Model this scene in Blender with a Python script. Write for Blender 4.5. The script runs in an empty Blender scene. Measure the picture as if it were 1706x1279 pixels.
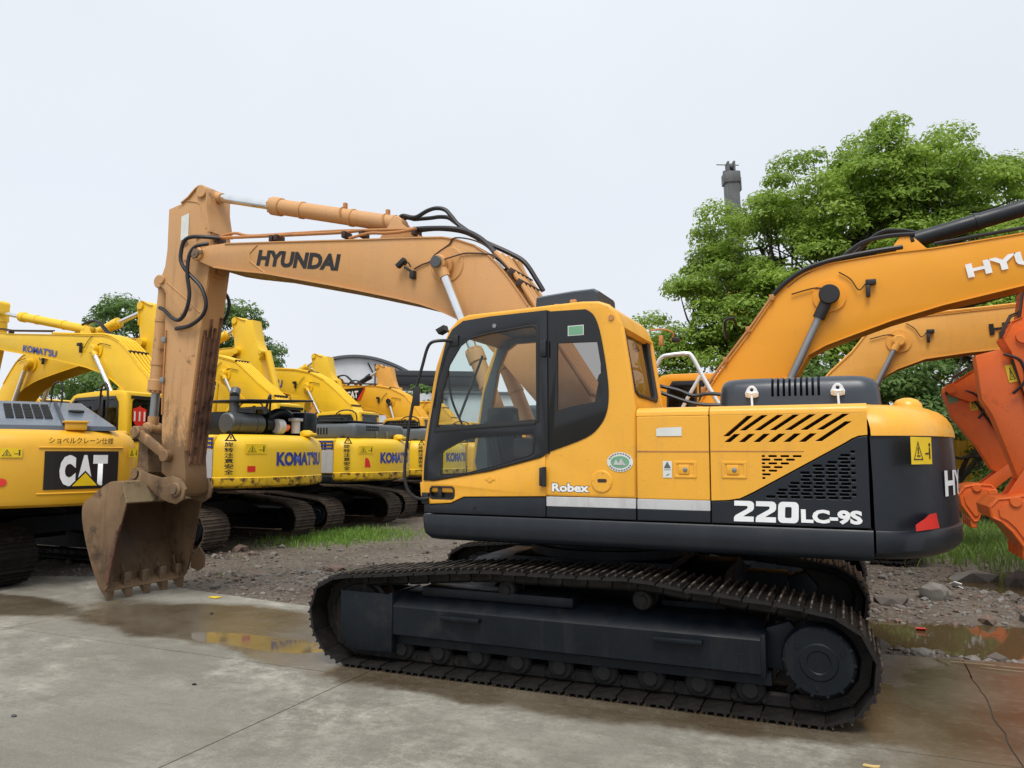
import bpy, bmesh, math, random
import numpy as np
from mathutils import Vector as V, Matrix, noise
R = math.radians
random.seed(7)
S = bpy.context.scene
COL = S.collection

# ---------------------------------------------------------------- camera, sky, sun, exposure
cam_d = bpy.data.cameras.new('camera')
cam = bpy.data.objects.new('camera', cam_d)
COL.objects.link(cam)
YAW, PITCH, ROLL = -1.164, .0897, .0014
d = V((math.cos(YAW)*math.cos(PITCH), math.sin(YAW)*math.cos(PITCH), math.sin(PITCH)))
r = V((math.sin(YAW), -math.cos(YAW), 0))
u = r.cross(d)
r2 = r*math.cos(ROLL) + u*math.sin(ROLL)
u2 = u*math.cos(ROLL) - r*math.sin(ROLL)
cam.matrix_world = Matrix(((r2.x, u2.x, -d.x, -1.991), (r2.y, u2.y, -d.y, 6.862), (r2.z, u2.z, -d.z, 1.740), (0, 0, 0, 1)))
cam_d.sensor_width = 36
cam_d.lens = 36*1277/1706
cam_d.clip_start = .05
cam_d.clip_end = 2000
S.camera = cam
S.view_settings.view_transform = 'Standard'
S.view_settings.look = 'None'
S.view_settings.gamma = 1
S.view_settings.exposure = 0.2

SUN_EL, SUN_AZ = 62, -12            # degrees; azimuth measured from +Y (behind the camera) towards +X
W = bpy.data.worlds.new('World')
S.world = W
W.use_nodes = True
nt = W.node_tree
bg = nt.nodes['Background']
sky = nt.nodes.new('ShaderNodeTexSky')
sky.sky_type = 'NISHITA'
sky.sun_disc = False
sky.sun_elevation = R(SUN_EL)
sky.sun_rotation = R(SUN_AZ)
sky.dust_density = 6
sky.air_density = 1.2
sky.altitude = 0
# overcast: a bright even cloud deck, a little brighter towards the zenith, over the clear sky
tc = nt.nodes.new('ShaderNodeTexCoord')
sep = nt.nodes.new('ShaderNodeSeparateXYZ')
nt.links.new(tc.outputs['Generated'], sep.inputs[0])
ramp = nt.nodes.new('ShaderNodeValToRGB')
nt.links.new(sep.outputs['Z'], ramp.inputs[0])
ce = ramp.color_ramp.elements
ce[0].position = 0.0; ce[0].color = (.80, .83, .885, 1)
ce[1].position = 1.0; ce[1].color = (.98, 1.0, 1.0, 1)
e = ce.new(.30); e.color = (.77, .81, .875, 1)
e = ce.new(.60); e.color = (.80, .85, .90, 1)
cn = nt.nodes.new('ShaderNodeTexNoise')
cn.inputs['Scale'].default_value = 1.6
cn.inputs['Detail'].default_value = 5
nt.links.new(tc.outputs['Generated'], cn.inputs['Vector'])
mr = nt.nodes.new('ShaderNodeMapRange')
mr.inputs[1].default_value = .3; mr.inputs[2].default_value = .7
mr.inputs[3].default_value = 9.2; mr.inputs[4].default_value = 9.9
nt.links.new(cn.outputs['Fac'], mr.inputs[0])
vm = nt.nodes.new('ShaderNodeVectorMath'); vm.operation = 'SCALE'
nt.links.new(ramp.outputs['Color'], vm.inputs[0])
nt.links.new(mr.outputs[0], vm.inputs['Scale'])
mx = nt.nodes.new('ShaderNodeMix'); mx.data_type = 'RGBA'
mx.inputs[0].default_value = .93
nt.links.new(sky.outputs[0], mx.inputs[6])
nt.links.new(vm.outputs[0], mx.inputs[7])
nt.links.new(mx.outputs[2], bg.inputs['Color'])
bg.inputs['Strength'].default_value = .1
sun_d = bpy.data.lights.new('sun', 'SUN')
sun_d.energy = 2.3
sun_d.angle = R(28)
sun_d.color = (1, .97, .92)
sun = bpy.data.objects.new('sun', sun_d)
COL.objects.link(sun)
sv = V((math.sin(R(SUN_AZ))*math.cos(R(SUN_EL)), math.cos(R(SUN_AZ))*math.cos(R(SUN_EL)), math.sin(R(SUN_EL))))
sun.rotation_euler = sv.to_track_quat('Z', 'Y').to_euler()
sun.location = (0, 0, 40)

# ---------------------------------------------------------------- helpers
class MB:
    """collects shapes into one mesh"""
    def __init__(s): s.bm = bmesh.new()
    def merge(s, bm, mat=None):
        vs = [s.bm.verts.new(mat @ v.co if mat else v.co) for v in bm.verts]
        for v, n in zip(bm.verts, range(len(vs))): v.index = n
        for f in bm.faces:
            try: s.bm.faces.new([vs[v.index] for v in f.verts])
            except ValueError: pass
        bm.free()
        return s
    def raw(s, verts, faces):
        vs = [s.bm.verts.new(v) for v in verts]
        for f in faces:
            try: s.bm.faces.new([vs[i] for i in f])
            except ValueError: pass
        return s
    def box(s, x0, x1, y0, y1, z0, z1, bev=0, seg=2, mat=None):
        bm = bmesh.new()
        bmesh.ops.create_cube(bm, size=1)
        for v in bm.verts:
            v.co = V(((x0+x1)/2 + v.co.x*abs(x1-x0), (y0+y1)/2 + v.co.y*abs(y1-y0), (z0+z1)/2 + v.co.z*abs(z1-z0)))
        if bev: bmesh.ops.bevel(bm, geom=bm.edges[:], offset=bev, segments=seg, affect='EDGES', profile=.5, clamp_overlap=True)
        return s.merge(bm, mat)
    def cyl(s, p0, p1, r0, r1=None, n=20, bev=0):
        p0, p1 = V(p0), V(p1); r1 = r0 if r1 is None else r1
        ax = (p1-p0).normalized(); a = ax.orthogonal().normalized(); b = ax.cross(a)
        rings = [(p0, r0), (p1, r1)]
        if bev: rings = [(p0, r0-bev), (p0+ax*bev, r0), (p1-ax*bev, r1), (p1, r1-bev)]
        vs, fs = [], []
        for p, q in rings: vs += [p + (a*math.cos(t*2*math.pi/n) + b*math.sin(t*2*math.pi/n))*q for t in range(n)]
        for k in range(len(rings)-1): fs += [(k*n+t, k*n+(t+1) % n, (k+1)*n+(t+1) % n, (k+1)*n+t) for t in range(n)]
        fs.append(tuple(reversed(range(n)))); m = (len(rings)-1)*n; fs.append(tuple(range(m, m+n)))
        return s.raw(vs, fs)
    def lathe(s, p0, ax, prof, n=24):
        """prof: (distance along axis, radius)"""
        p0 = V(p0); ax = V(ax).normalized(); a = ax.orthogonal().normalized(); b = ax.cross(a)
        vs, fs = [], []
        for h, q in prof: vs += [p0 + ax*h + (a*math.cos(t*2*math.pi/n) + b*math.sin(t*2*math.pi/n))*q for t in range(n)]
        for k in range(len(prof)-1): fs += [(k*n+t, k*n+(t+1) % n, (k+1)*n+(t+1) % n, (k+1)*n+t) for t in range(n)]
        fs.append(tuple(reversed(range(n)))); m = (len(prof)-1)*n; fs.append(tuple(range(m, m+n)))
        return s.raw(vs, fs)
    def tube(s, pts, rad, n=8, res=5, smooth=True):
        P = [V(p) for p in pts]
        if smooth and len(P) > 2: P = spline(P, res)
        t = [(P[min(i+1, len(P)-1)] - P[max(i-1, 0)]).normalized() for i in range(len(P))]
        a = t[0].orthogonal().normalized(); vs, fs = [], []
        for i, p in enumerate(P):
            a = (a - t[i]*a.dot(t[i])).normalized(); b = t[i].cross(a)
            q = rad(i/(len(P)-1)) if callable(rad) else rad
            vs += [p + (a*math.cos(k*2*math.pi/n) + b*math.sin(k*2*math.pi/n))*q for k in range(n)]
        for i in range(len(P)-1): fs += [(i*n+k, i*n+(k+1) % n, (i+1)*n+(k+1) % n, (i+1)*n+k) for k in range(n)]
        fs.append(tuple(reversed(range(n)))); m = (len(P)-1)*n; fs.append(tuple(range(m, m+n)))
        return s.raw(vs, fs)
    def prism(s, poly, y0, y1, bev=0, seg=2, holes=(), ax='y'):
        """outline in (X,Z) between y0 and y1; holes are cut through"""
        bm = plate_bm(poly, holes, abs(y1-y0), bev, seg) if (holes or bev) else ngon_bm(poly, abs(y1-y0))
        c = (y0+y1)/2
        m = {'y': Matrix(((1, 0, 0, 0), (0, 0, -1, c), (0, 1, 0, 0), (0, 0, 0, 1))),
             'x': Matrix(((0, 0, 1, c), (1, 0, 0, 0), (0, 1, 0, 0), (0, 0, 0, 1))),
             'z': Matrix(((1, 0, 0, 0), (0, 1, 0, 0), (0, 0, 1, c), (0, 0, 0, 1)))}[ax]
        return s.merge(bm, m)
    def loft(s, rings, closed=True, caps=True):
        n = len(rings[0]); vs = [p for q in rings for p in q]; fs = []
        for k in range(len(rings)-1):
            for t in range(n if closed else n-1):
                fs.append((k*n+t, k*n+(t+1) % n, (k+1)*n+(t+1) % n, (k+1)*n+t))
        if caps: fs.append(tuple(reversed(range(n)))); m = (len(rings)-1)*n; fs.append(tuple(range(m, m+n)))
        return s.raw(vs, fs)
    def mesh(s, name, smooth=32):
        bmesh.ops.recalc_face_normals(s.bm, faces=s.bm.faces[:])
        me = bpy.data.meshes.new(name); s.bm.to_mesh(me); s.bm.free()
        me.polygons.foreach_set('use_smooth', [True]*len(me.polygons))
        me.set_sharp_from_angle(angle=R(smooth))
        return me
    def build(s, name, mat, parent=None, smooth=32, **kw):
        return link(name, s.mesh(name, smooth), mat, parent, **kw)

def link(name, me, mat=None, parent=None, **kw):
    o = bpy.data.objects.new(name, me); COL.objects.link(o)
    if mat and me is not None and not me.materials: me.materials.append(mat)
    if parent: o.parent = parent
    for k, v in kw.items(): o[k] = v
    return o
def empty(name, loc=(0, 0, 0), rz=0, sc=1, **kw):
    o = bpy.data.objects.new(name, None); COL.objects.link(o)
    o.empty_display_size = .3; o.location = loc; o.rotation_euler = (0, 0, rz); o.scale = (sc, sc, sc)
    for k, v in kw.items(): o[k] = v
    return o
def tag(o, **kw):
    for k, v in kw.items(): o[k] = v
    return o
def spline(P, res=5):
    out = []
    for i in range(len(P)-1):
        a = P[max(i-1, 0)]; b = P[i]; c = P[i+1]; e = P[min(i+2, len(P)-1)]
        for k in range(res):
            t = k/res
            out.append(.5*((2*b) + (c-a)*t + (2*a-5*b+4*c-e)*t*t + (3*b-a-3*c+e)*t**3))
    out.append(P[-1]); return out
def curve2(pts, res=4):
    """smooth an open 2-D polyline"""
    return [(p.x, p.y) for p in spline([V((a, b, 0)) for a, b in pts], res)]
def ngon_bm(poly, t):
    bm = bmesh.new(); n = len(poly)
    a = [bm.verts.new((x, y, -t/2)) for x, y in poly]; b = [bm.verts.new((x, y, t/2)) for x, y in poly]
    bm.faces.new(list(reversed(a))); bm.faces.new(b)
    for i in range(n): bm.faces.new((a[i], a[(i+1) % n], b[(i+1) % n], b[i]))
    return bm
def curve_bm(cd):
    o = bpy.data.objects.new('t', cd); COL.objects.link(o)
    me = bpy.data.meshes.new_from_object(o)
    bm = bmesh.new(); bm.from_mesh(me)
    bpy.data.objects.remove(o); bpy.data.meshes.remove(me); bpy.data.curves.remove(cd)
    bmesh.ops.remove_doubles(bm, verts=bm.verts[:], dist=1e-5)
    return bm
def plate_bm(poly, holes, t, bev, seg=2):
    cd = bpy.data.curves.new('t', 'CURVE'); cd.dimensions = '2D'; cd.fill_mode = 'BOTH'
    cd.bevel_depth = bev; cd.bevel_resolution = max(0, seg-1); cd.extrude = max(t/2-bev, .0005); cd.offset = -bev
    for q in [poly]+list(holes):
        sp = cd.splines.new('POLY'); sp.points.add(len(q)-1); sp.use_cyclic_u = True
        for p, (x, y) in zip(sp.points, q): p.co = (x, y, 0, 1)
    return curve_bm(cd)
def rrect(x0, x1, y0, y1, rad, n=4):
    o = []
    for cx, cy, a in ((x1-rad, y1-rad, 0), (x0+rad, y1-rad, 90), (x0+rad, y0+rad, 180), (x1-rad, y0+rad, 270)):
        o += [(cx+rad*math.cos(R(a+90*k/n)), cy+rad*math.sin(R(a+90*k/n))) for k in range(n+1)]
    return o
def circ(x, y, q, n=20): return [(x+q*math.cos(2*math.pi*k/n), y+q*math.sin(2*math.pi*k/n)) for k in range(n)]
def pmap(P0, ud, vd, off=.004):
    P0 = V(P0); ud = V(ud).normalized(); vd = V(vd).normalized(); nn = ud.cross(vd).normalized()
    return lambda a, b, h=0: P0 + ud*a + vd*b + nn*(off+h)
def cwmap(phi, z, rad, sgn=1, off=.006):
    """on the rounded rear of a counterweight: u runs to the right seen from behind"""
    def f(a, b, h=0):
        t = R(phi) - a/rad; q = rad+off+h
        return V((-q*math.cos(t), q*math.sin(t), z+b))
    return f
def decal(name, polys, mat, parent, f, h=0, **kw):
    m = MB()
    for q in polys:
        k = len(q); m.raw([f(a, b, h) for a, b in q], [tuple(range(k))])
    return m.build(name, mat, parent, **kw)
def lettering(name, txt, mat, parent, f, w, hgt, bold=.02, shear=0, spacing=1.0, align_left=True, deep=0.0, **kw):
    cd = bpy.data.curves.new('t', 'FONT'); cd.body = txt; cd.offset = bold; cd.shear = shear; cd.space_character = spacing
    cd.size = 1; cd.resolution_u = 3; cd.space_line = .95
    bm = curve_bm(cd)
    xs = [v.co.x for v in bm.verts]; ys = [v.co.y for v in bm.verts]
    if not xs: bm.free(); return None
    x0, x1, y0, y1 = min(xs), max(xs), min(ys), max(ys)
    for v in bm.verts: v.co = f((v.co.x-x0)/(x1-x0)*w, (v.co.y-y0)/(y1-y0)*hgt)
    m = MB(); m.bm.free(); m.bm = bm
    me = bpy.data.meshes.new(name); bm.to_mesh(me); bm.free()
    return link(name, me, mat, parent, **kw)
def boolcut(o, cutter):
    cm = cutter.mesh('t'); c = bpy.data.objects.new('t', cm); COL.objects.link(c)
    md = o.modifiers.new('b', 'BOOLEAN'); md.object = c; md.operation = 'DIFFERENCE'; md.solver = 'EXACT'
    pm = o.parent; o.parent = None
    dg = bpy.context.evaluated_depsgraph_get()
    me = bpy.data.meshes.new_from_object(o.evaluated_get(dg))
    o.modifiers.clear(); o.data = me; o.parent = pm
    bpy.data.objects.remove(c); bpy.data.meshes.remove(cm)
    me.polygons.foreach_set('use_smooth', [True]*len(me.polygons)); me.set_sharp_from_angle(angle=R(32))

# ---------------------------------------------------------------- materials
def mat_new(name):
    m = bpy.data.materials.new(name); m.use_nodes = True
    return m, m.node_tree, m.node_tree.nodes['Principled BSDF']
def N(nt, t, **kw):
    n = nt.nodes.new('ShaderNode'+t)
    for k, v in kw.items():
        if k.startswith('i_'):
            n.inputs[int(k[2:]) if k[2:].isdigit() else k[2:].replace('_', ' ')].default_value = v
        else: setattr(n, k, v)
    return n
def noise_fac(nt, scale, lo, hi, detail=6, rough=.6, vec=None, stretch=None):
    tcn = N(nt, 'TexCoord'); src = tcn.outputs['Object']
    if stretch:
        mp = N(nt, 'Mapping'); mp.inputs['Scale'].default_value = stretch; nt.links.new(src, mp.inputs[0]); src = mp.outputs[0]
    n = N(nt, 'TexNoise'); n.inputs['Scale'].default_value = scale; n.inputs['Detail'].default_value = detail; n.inputs['Roughness'].default_value = rough
    nt.links.new(src, n.inputs['Vector'])
    m = N(nt, 'MapRange'); m.inputs[1].default_value = lo; m.inputs[2].default_value = hi
    nt.links.new(n.outputs['Fac'], m.inputs[0])
    return m.outputs[0]
def mixc(nt, fac, a, b):
    m = N(nt, 'Mix', data_type='RGBA')
    for s, v in ((0, fac), (6, a), (7, b)):
        if isinstance(v, (tuple, list)): m.inputs[s].default_value = (*v, 1) if len(v) == 3 else v
        elif isinstance(v, (int, float)): m.inputs[s].default_value = v
        else: nt.links.new(v, m.inputs[s])
    return m.outputs[2]
def mulf(nt, a, b, op='MULTIPLY'):
    m = N(nt, 'Math', operation=op)
    for s, v in ((0, a), (1, b)):
        if isinstance(v, (int, float)): m.inputs[s].default_value = v
        else: nt.links.new(v, m.inputs[s])
    return m.outputs[0]
def bump(nt, b, fac, strength, dist=.01):
    n = N(nt, 'Bump'); n.inputs['Strength'].default_value = strength; n.inputs['Distance'].default_value = dist
    nt.links.new(fac, n.inputs['Height']); nt.links.new(n.outputs[0], b.inputs['Normal'])
def paint(name, col, rough=.38, var=.12, fade=None, fade_amt=.5, dirt=None, dirt_lo=.58, dirt_hi=.72, dirt_scale=2.2, streak=.25, metal=0, spec=.5, bmp=.05, low=None):
    m, nt, b = mat_new(name)
    dark = tuple(c*(1-var) for c in col); light = tuple(min(1, c*(1+var*.6)) for c in col)
    c = mixc(nt, noise_fac(nt, 1.1, .3, .7), dark, light)
    if fade: c = mixc(nt, mulf(nt, noise_fac(nt, .7, .38, .62, 4), fade_amt), c, fade)
    if dirt:
        st = noise_fac(nt, 5, .52, .75, 5, .6, stretch=(2.2, 2.2, .25))
        c = mixc(nt, mulf(nt, st, streak), c, dirt)
        c = mixc(nt, noise_fac(nt, dirt_scale, dirt_lo, dirt_hi, 10, .68), c, dirt)
        sc = noise_fac(nt, 16, .66, .72, 3, .5, stretch=(1.2, 1.2, 6)); c = mixc(nt, mulf(nt, sc, .35), c, dirt)
        c = mixc(nt, mulf(nt, noise_fac(nt, 60, .64, .70, 2), .35), c, dirt)
    if low:
        sp = N(nt, 'SeparateXYZ'); nt.links.new(N(nt, 'TexCoord').outputs['Object'], sp.inputs[0])
        zr = N(nt, 'MapRange'); zr.inputs[1].default_value = low[0]; zr.inputs[2].default_value = low[1]; nt.links.new(sp.outputs[2], zr.inputs[0])
        k = mulf(nt, zr.outputs[0], mulf(nt, noise_fac(nt, low[3], .2, .8, 10, .7, stretch=(1.5, 1.5, .6)), .9), 'ADD')
        ms = N(nt, 'MapRange'); ms.inputs[1].default_value = .80; ms.inputs[2].default_value = 1.05; nt.links.new(k, ms.inputs[0])
        c = mixc(nt, mulf(nt, ms.outputs[0], .85), c, low[2])
    nt.links.new(c, b.inputs['Base Color'])
    rr = N(nt, 'MapRange', i_3=rough*.8, i_4=min(1, rough*1.5)); nt.links.new(noise_fac(nt, 3, .3, .7), rr.inputs[0])
    nt.links.new(rr.outputs[0], b.inputs['Roughness'])
    b.inputs['Metallic'].default_value = metal; b.inputs['Specular IOR Level'].default_value = spec
    if bmp: bump(nt, b, noise_fac(nt, 14, 0, 1, 6), bmp, .01)
    return m
def flat(name, col, rough=.5, metal=0):
    m, nt, b = mat_new(name)
    c = mixc(nt, noise_fac(nt, 6, .3, .7), tuple(x*.9 for x in col), tuple(min(1, x*1.06) for x in col))
    nt.links.new(c, b.inputs['Base Color'])
    b.inputs['Roughness'].default_value = rough; b.inputs['Metallic'].default_value = metal
    return m
def glass(name, tint, gloss=.1):
    m, nt, b = mat_new(name); nt.nodes.remove(b)
    tr = N(nt, 'BsdfTransparent'); tr.inputs[0].default_value = (*tint, 1)
    gl = N(nt, 'BsdfGlossy'); gl.inputs['Roughness'].default_value = .03; gl.inputs[0].default_value = (.9, .95, 1, 1)
    fr = N(nt, 'Fresnel'); fr.inputs[0].default_value = 1.5 if gloss else 1.12
    io = 1.5 if gloss else 1.12; bk = N(nt, 'NewGeometry').outputs['Backfacing']      # one-sheet panes: same reflection from both sides
    nt.links.new(mulf(nt, mulf(nt, bk, 1/io-io), io, 'ADD'), fr.inputs[0])
    df = N(nt, 'BsdfDiffuse'); df.inputs[0].default_value = (.45, .46, .42, 1)
    ms = N(nt, 'MixShader'); nt.links.new(fr.outputs[0], ms.inputs[0]); nt.links.new(tr.outputs[0], ms.inputs[1]); nt.links.new(gl.outputs[0], ms.inputs[2])
    m2 = N(nt, 'MixShader'); nt.links.new(mulf(nt, noise_fac(nt, 6, .45, .8, 8), gloss), m2.inputs[0])
    nt.links.new(ms.outputs[0], m2.inputs[1]); nt.links.new(df.outputs[0], m2.inputs[2])
    nt.links.new(m2.outputs[0], nt.nodes['Material Output'].inputs[0])
    return m
BROWN = (.16, .09, .045)
def shoe_mat(name, base, worn):
    m = paint(name, base, .5, .4, fade=(.03, .022, .017), fade_amt=.7, dirt=(.10, .07, .05), dirt_lo=.62, dirt_hi=.74, dirt_scale=6, metal=.3, bmp=.25)
    nt = m.node_tree; b = nt.nodes['Principled BSDF']; old = b.inputs['Base Color'].links[0].from_socket
    sp = N(nt, 'SeparateXYZ'); nt.links.new(N(nt, 'TexCoord').outputs['Object'], sp.inputs[0])
    z = N(nt, 'MapRange'); z.inputs[1].default_value = .017; z.inputs[2].default_value = .025; nt.links.new(sp.outputs[2], z.inputs[0])
    k = mulf(nt, z.outputs[0], noise_fac(nt, 9, .40, .62, 6)); nt.links.new(mixc(nt, k, old, worn), b.inputs['Base Color'])
    return m
MAT = dict(
    shoe=shoe_mat('worn_track_shoe', (.009, .0085, .008), (.20, .165, .13)),
    body=paint('body_paint', (.82, .40, .035), .28, .07, dirt=(.46, .24, .075), dirt_lo=.62, dirt_hi=.82, streak=.26, bmp=.03),
    boom=paint('boom_paint', (.56, .305, .135), .45, .07, fade=(.62, .31, .085), fade_amt=.5, dirt=(.30, .14, .06), dirt_lo=.70, dirt_hi=.85, dirt_scale=3, streak=.12, bmp=.03),
    arm=paint('arm_paint', (.56, .315, .14), .5, .1, fade=(.50, .26, .09), dirt=(.17, .075, .03), dirt_lo=.60, dirt_hi=.67, dirt_scale=3.6, streak=.35, low=(2.75, 1.35, (.13, .075, .035), 4.5)),
    rust=paint('rusty_steel', (.135, .078, .038), .72, .4, fade=(.26, .165, .085), fade_amt=.8, dirt=(.055, .032, .018), dirt_lo=.52, dirt_hi=.66, dirt_scale=4, streak=.6, bmp=.35),
    scrape=paint('scraped_steel', (.125, .055, .03), .7, .4, fade=(.28, .14, .075), fade_amt=.8, dirt=(.05, .02, .012), dirt_lo=.5, dirt_hi=.62, dirt_scale=9, streak=.9, bmp=.3),
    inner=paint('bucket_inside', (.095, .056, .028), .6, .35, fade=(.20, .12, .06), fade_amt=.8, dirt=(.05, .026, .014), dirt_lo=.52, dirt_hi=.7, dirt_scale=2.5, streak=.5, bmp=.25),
    lip=paint('dry_mud_steel', (.30, .235, .14), .85, .3, fade=(.19, .13, .07), fade_amt=.9, dirt=(.09, .055, .03), dirt_lo=.55, dirt_hi=.66, dirt_scale=7, bmp=.4),
    tooth=paint('worn_tooth', (.17, .105, .06), .5, .3, dirt=(.08, .045, .025), dirt_lo=.5, dirt_hi=.7, dirt_scale=8, spec=.6, bmp=.2),
    dark=paint('charcoal_paint', (.009, .0125, .0185), .34, .12, dirt=(.03, .031, .033), dirt_lo=.62, dirt_hi=.85, streak=.2, spec=.4, bmp=.02),
    hood=paint('hood_paint', (.032, .042, .058), .3, .1, dirt=(.09, .09, .09), dirt_lo=.62, dirt_hi=.85, streak=.1, bmp=.02),
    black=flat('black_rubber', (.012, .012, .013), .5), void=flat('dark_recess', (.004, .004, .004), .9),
    gloss=flat('black_gloss_frame', (.013, .015, .019), .22), frit=flat('black_glass_border', (.008, .008, .009), .12),
    track=paint('track_steel', (.007, .0062, .006), .6, .4, fade=(.013, .010, .009), fade_amt=.7, dirt=(.10, .07, .05), dirt_lo=.66, dirt_hi=.76, dirt_scale=6, metal=.35, bmp=.25),
    shoe2=paint('dusty_track', (.05, .038, .03), .7, .4, fade=(.14, .095, .065), fade_amt=.8, dirt=(.02, .015, .012), dirt_lo=.5, dirt_hi=.7, dirt_scale=5, bmp=.25),
    frame=paint('track_frame_paint', (.0042, .007, .011), .46, .2, dirt=(.026, .024, .021), dirt_lo=.58, dirt_hi=.8, streak=.35, spec=.25, bmp=.06),
    chrome=flat('chrome', (.82, .84, .86), .12, 1), steel=flat('grey_steel', (.30, .31, .32), .4, .8), latch=flat('latch_steel', (.8, .81, .82), .3, .4),
    white=flat('white_vinyl', (.82, .83, .84), .4), silver=paint('silver_stripe', (.52, .52, .53), .35, .12, dirt=(.3, .28, .25), dirt_lo=.55, dirt_hi=.8, streak=.5),
    ink=flat('black_vinyl', (.010, .008, .008), .4), yellowsign=flat('yellow_sticker', (.85, .58, .01), .4), red=flat('red_vinyl', (.72, .03, .02), .35),
    blue=flat('blue_vinyl', (.035, .06, .30), .4), sticker=flat('pale_sticker', (.68, .70, .66), .4), green=flat('green_sticker', (.16, .36, .22), .4),
    kom=paint('loader_yellow', (.83, .52, .018), .36, .07, dirt=(.42, .25, .03), dirt_lo=.66, dirt_hi=.84, streak=.10, bmp=.02),
    komrust=paint('worn_yellow', (.80, .50, .02), .45, .1, dirt=(.10, .045, .02), dirt_lo=.50, dirt_hi=.58, dirt_scale=6, streak=.5),
    cat=paint('warm_yellow', (.76, .40, .022), .34, .08, dirt=(.48, .24, .03), dirt_lo=.66, dirt_hi=.85, streak=.1, bmp=.02),
    hyb=paint('amber_paint', (.80, .33, .012), .3, .05, bmp=.015), hyb2=paint('faded_amber', (.74, .36, .06), .42, .1, dirt=(.4, .2, .05), dirt_lo=.62, dirt_hi=.8, streak=.2),
    org=paint('orange_paint', (.80, .15, .022), .36, .1, dirt=(.35, .07, .02), dirt_lo=.62, dirt_hi=.8, streak=.2),
    glass=glass('cab_glass', (.78, .86, .83), .05), glass2=glass('tinted_glass', (.38, .36, .33), .06), glass3=glass('dark_glass', (.11, .145, .145), .05), glass4=glass('brown_glass', (.20, .18, .16), .08), clear=glass('clear_glass', (.86, .93, .91), .0),
    seat=flat('seat_cloth', (.03, .03, .032), .8), mirror=flat('mirror_glass', (.8, .82, .85), .05, 1), amber=flat('amber_lens', (.75, .22, .02), .25),
    hose=flat('hydraulic_hose', (.012, .012, .016), .42), pipe=paint('pipe_paint', (.50, .22, .07), .45, .15, dirt=(.15, .06, .03), dirt_lo=.55, dirt_hi=.75), cable=flat('brown_cable', (.04, .018, .012), .5),
    paleh=paint('sky_sheen_hood', (.085, .105, .135), .22, .08, bmp=.015), exhaust=flat('exhaust_grey', (.10, .105, .11), .45, .5), grey=paint('grey_cover', (.10, .115, .13), .4, .1, dirt=(.05, .05, .05), dirt_lo=.6, dirt_hi=.8),  # paleh: dark hood whose pale sky reflection is put into the base colour
)
# ---------------------------------------------------------------- shared excavator shapes
PATH = [(-1.83, .028), (-2.03, .10), (-2.13, .25), (-2.155, .43), (-2.11, .57), (-2.0, .685), (-1.85, .725), (-1.69, .745), (-1.525, .765), (-1.355, .778), (-1.2, .80), (-1.0, .805), (-.8, .838), (-.611, .858), (-.277, .85), (.045, .845), (.334, .846), (.634, .840), (1.0, .808), (1.44, .762), (1.877, .725), (2.02, .69), (2.125, .61), (2.17, .50), (2.17, .355), (2.115, .2), (2.0, .085), (1.85, .028)]
def track_stations(n=49):
    P = [V((x, 0, z)) for x, z in PATH]; P.append(P[0]); L = [0]
    for i in range(len(P)-1): L.append(L[-1]+(P[i+1]-P[i]).length)
    out = []
    for k in range(n):
        s = L[-1]*k/n; e = L[-1]*(k+1)/n
        def at(q):
            q %= L[-1]
            for i in range(len(P)-1):
                if L[i+1] >= q: return P[i].lerp(P[i+1], (q-L[i])/(L[i+1]-L[i]))
        a, b = at(s), at(e); t = (b-a).normalized(); nrm = V((t.z, 0, -t.x)) * -1
        out.append(((a+b)/2, t, nrm, (b-a).length))
    return out
def shoe_mb(m=None, M_=None, w=.6, pitch=.19):
    m = m or MB(); h = pitch/2-.004; hw = w/2
    prof = [(-h, -.016), (-h, 0), (-h+.018, .004), (-h+.026, .026), (-h+.036, .026), (-h+.044, .004), (-.012, .002), (-.005, .022), (.005, .022), (.012, .002), (h-.044, .004), (h-.036, .026), (h-.026, .026), (h-.018, .004), (h, -.004), (h, -.020)]
    bm = ngon_bm(prof, w)
    rot = Matrix(((1, 0, 0, 0), (0, 0, -1, 0), (0, 1, 0, 0), (0, 0, 0, 1)))
    m.merge(bm, (M_ or Matrix()) @ rot)
    for s in (-1, 1):
        for t in (-.05, .045):
            m.box(t-.011, t+.011, s*.12-.011, s*.12+.011, .002, .014, mat=M_)
    return m
def st_matrix(p, t, nrm, y=0):
    b = nrm.cross(t)
    return Matrix(((t.x, b.x, nrm.x, p.x), (t.y, b.y, nrm.y, p.y+y), (t.z, b.z, nrm.z, p.z), (0, 0, 0, 1)))
STN = track_stations()
def chain_mb(shoes):
    m = MB()
    for p, t, nrm, ln in STN:
        M_ = st_matrix(p, t, nrm)
        for s in (-1, 1):
            m.box(-ln*.62, ln*.45, s*.085-.018, s*.085+.018, -.115, -.014, bev=.02, seg=1, mat=M_)
        q = M_ @ V((ln*.5, 0, -.065)); y = M_.to_3x3() @ V((0, .11, 0)); m.cyl(q-y, q+y, .024, n=8)
        if shoes: shoe_mb(m, M_)
    return m
_sh = {}
def shared(key, fn):
    if key not in _sh: _sh[key] = fn()
    return _sh[key]
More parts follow.
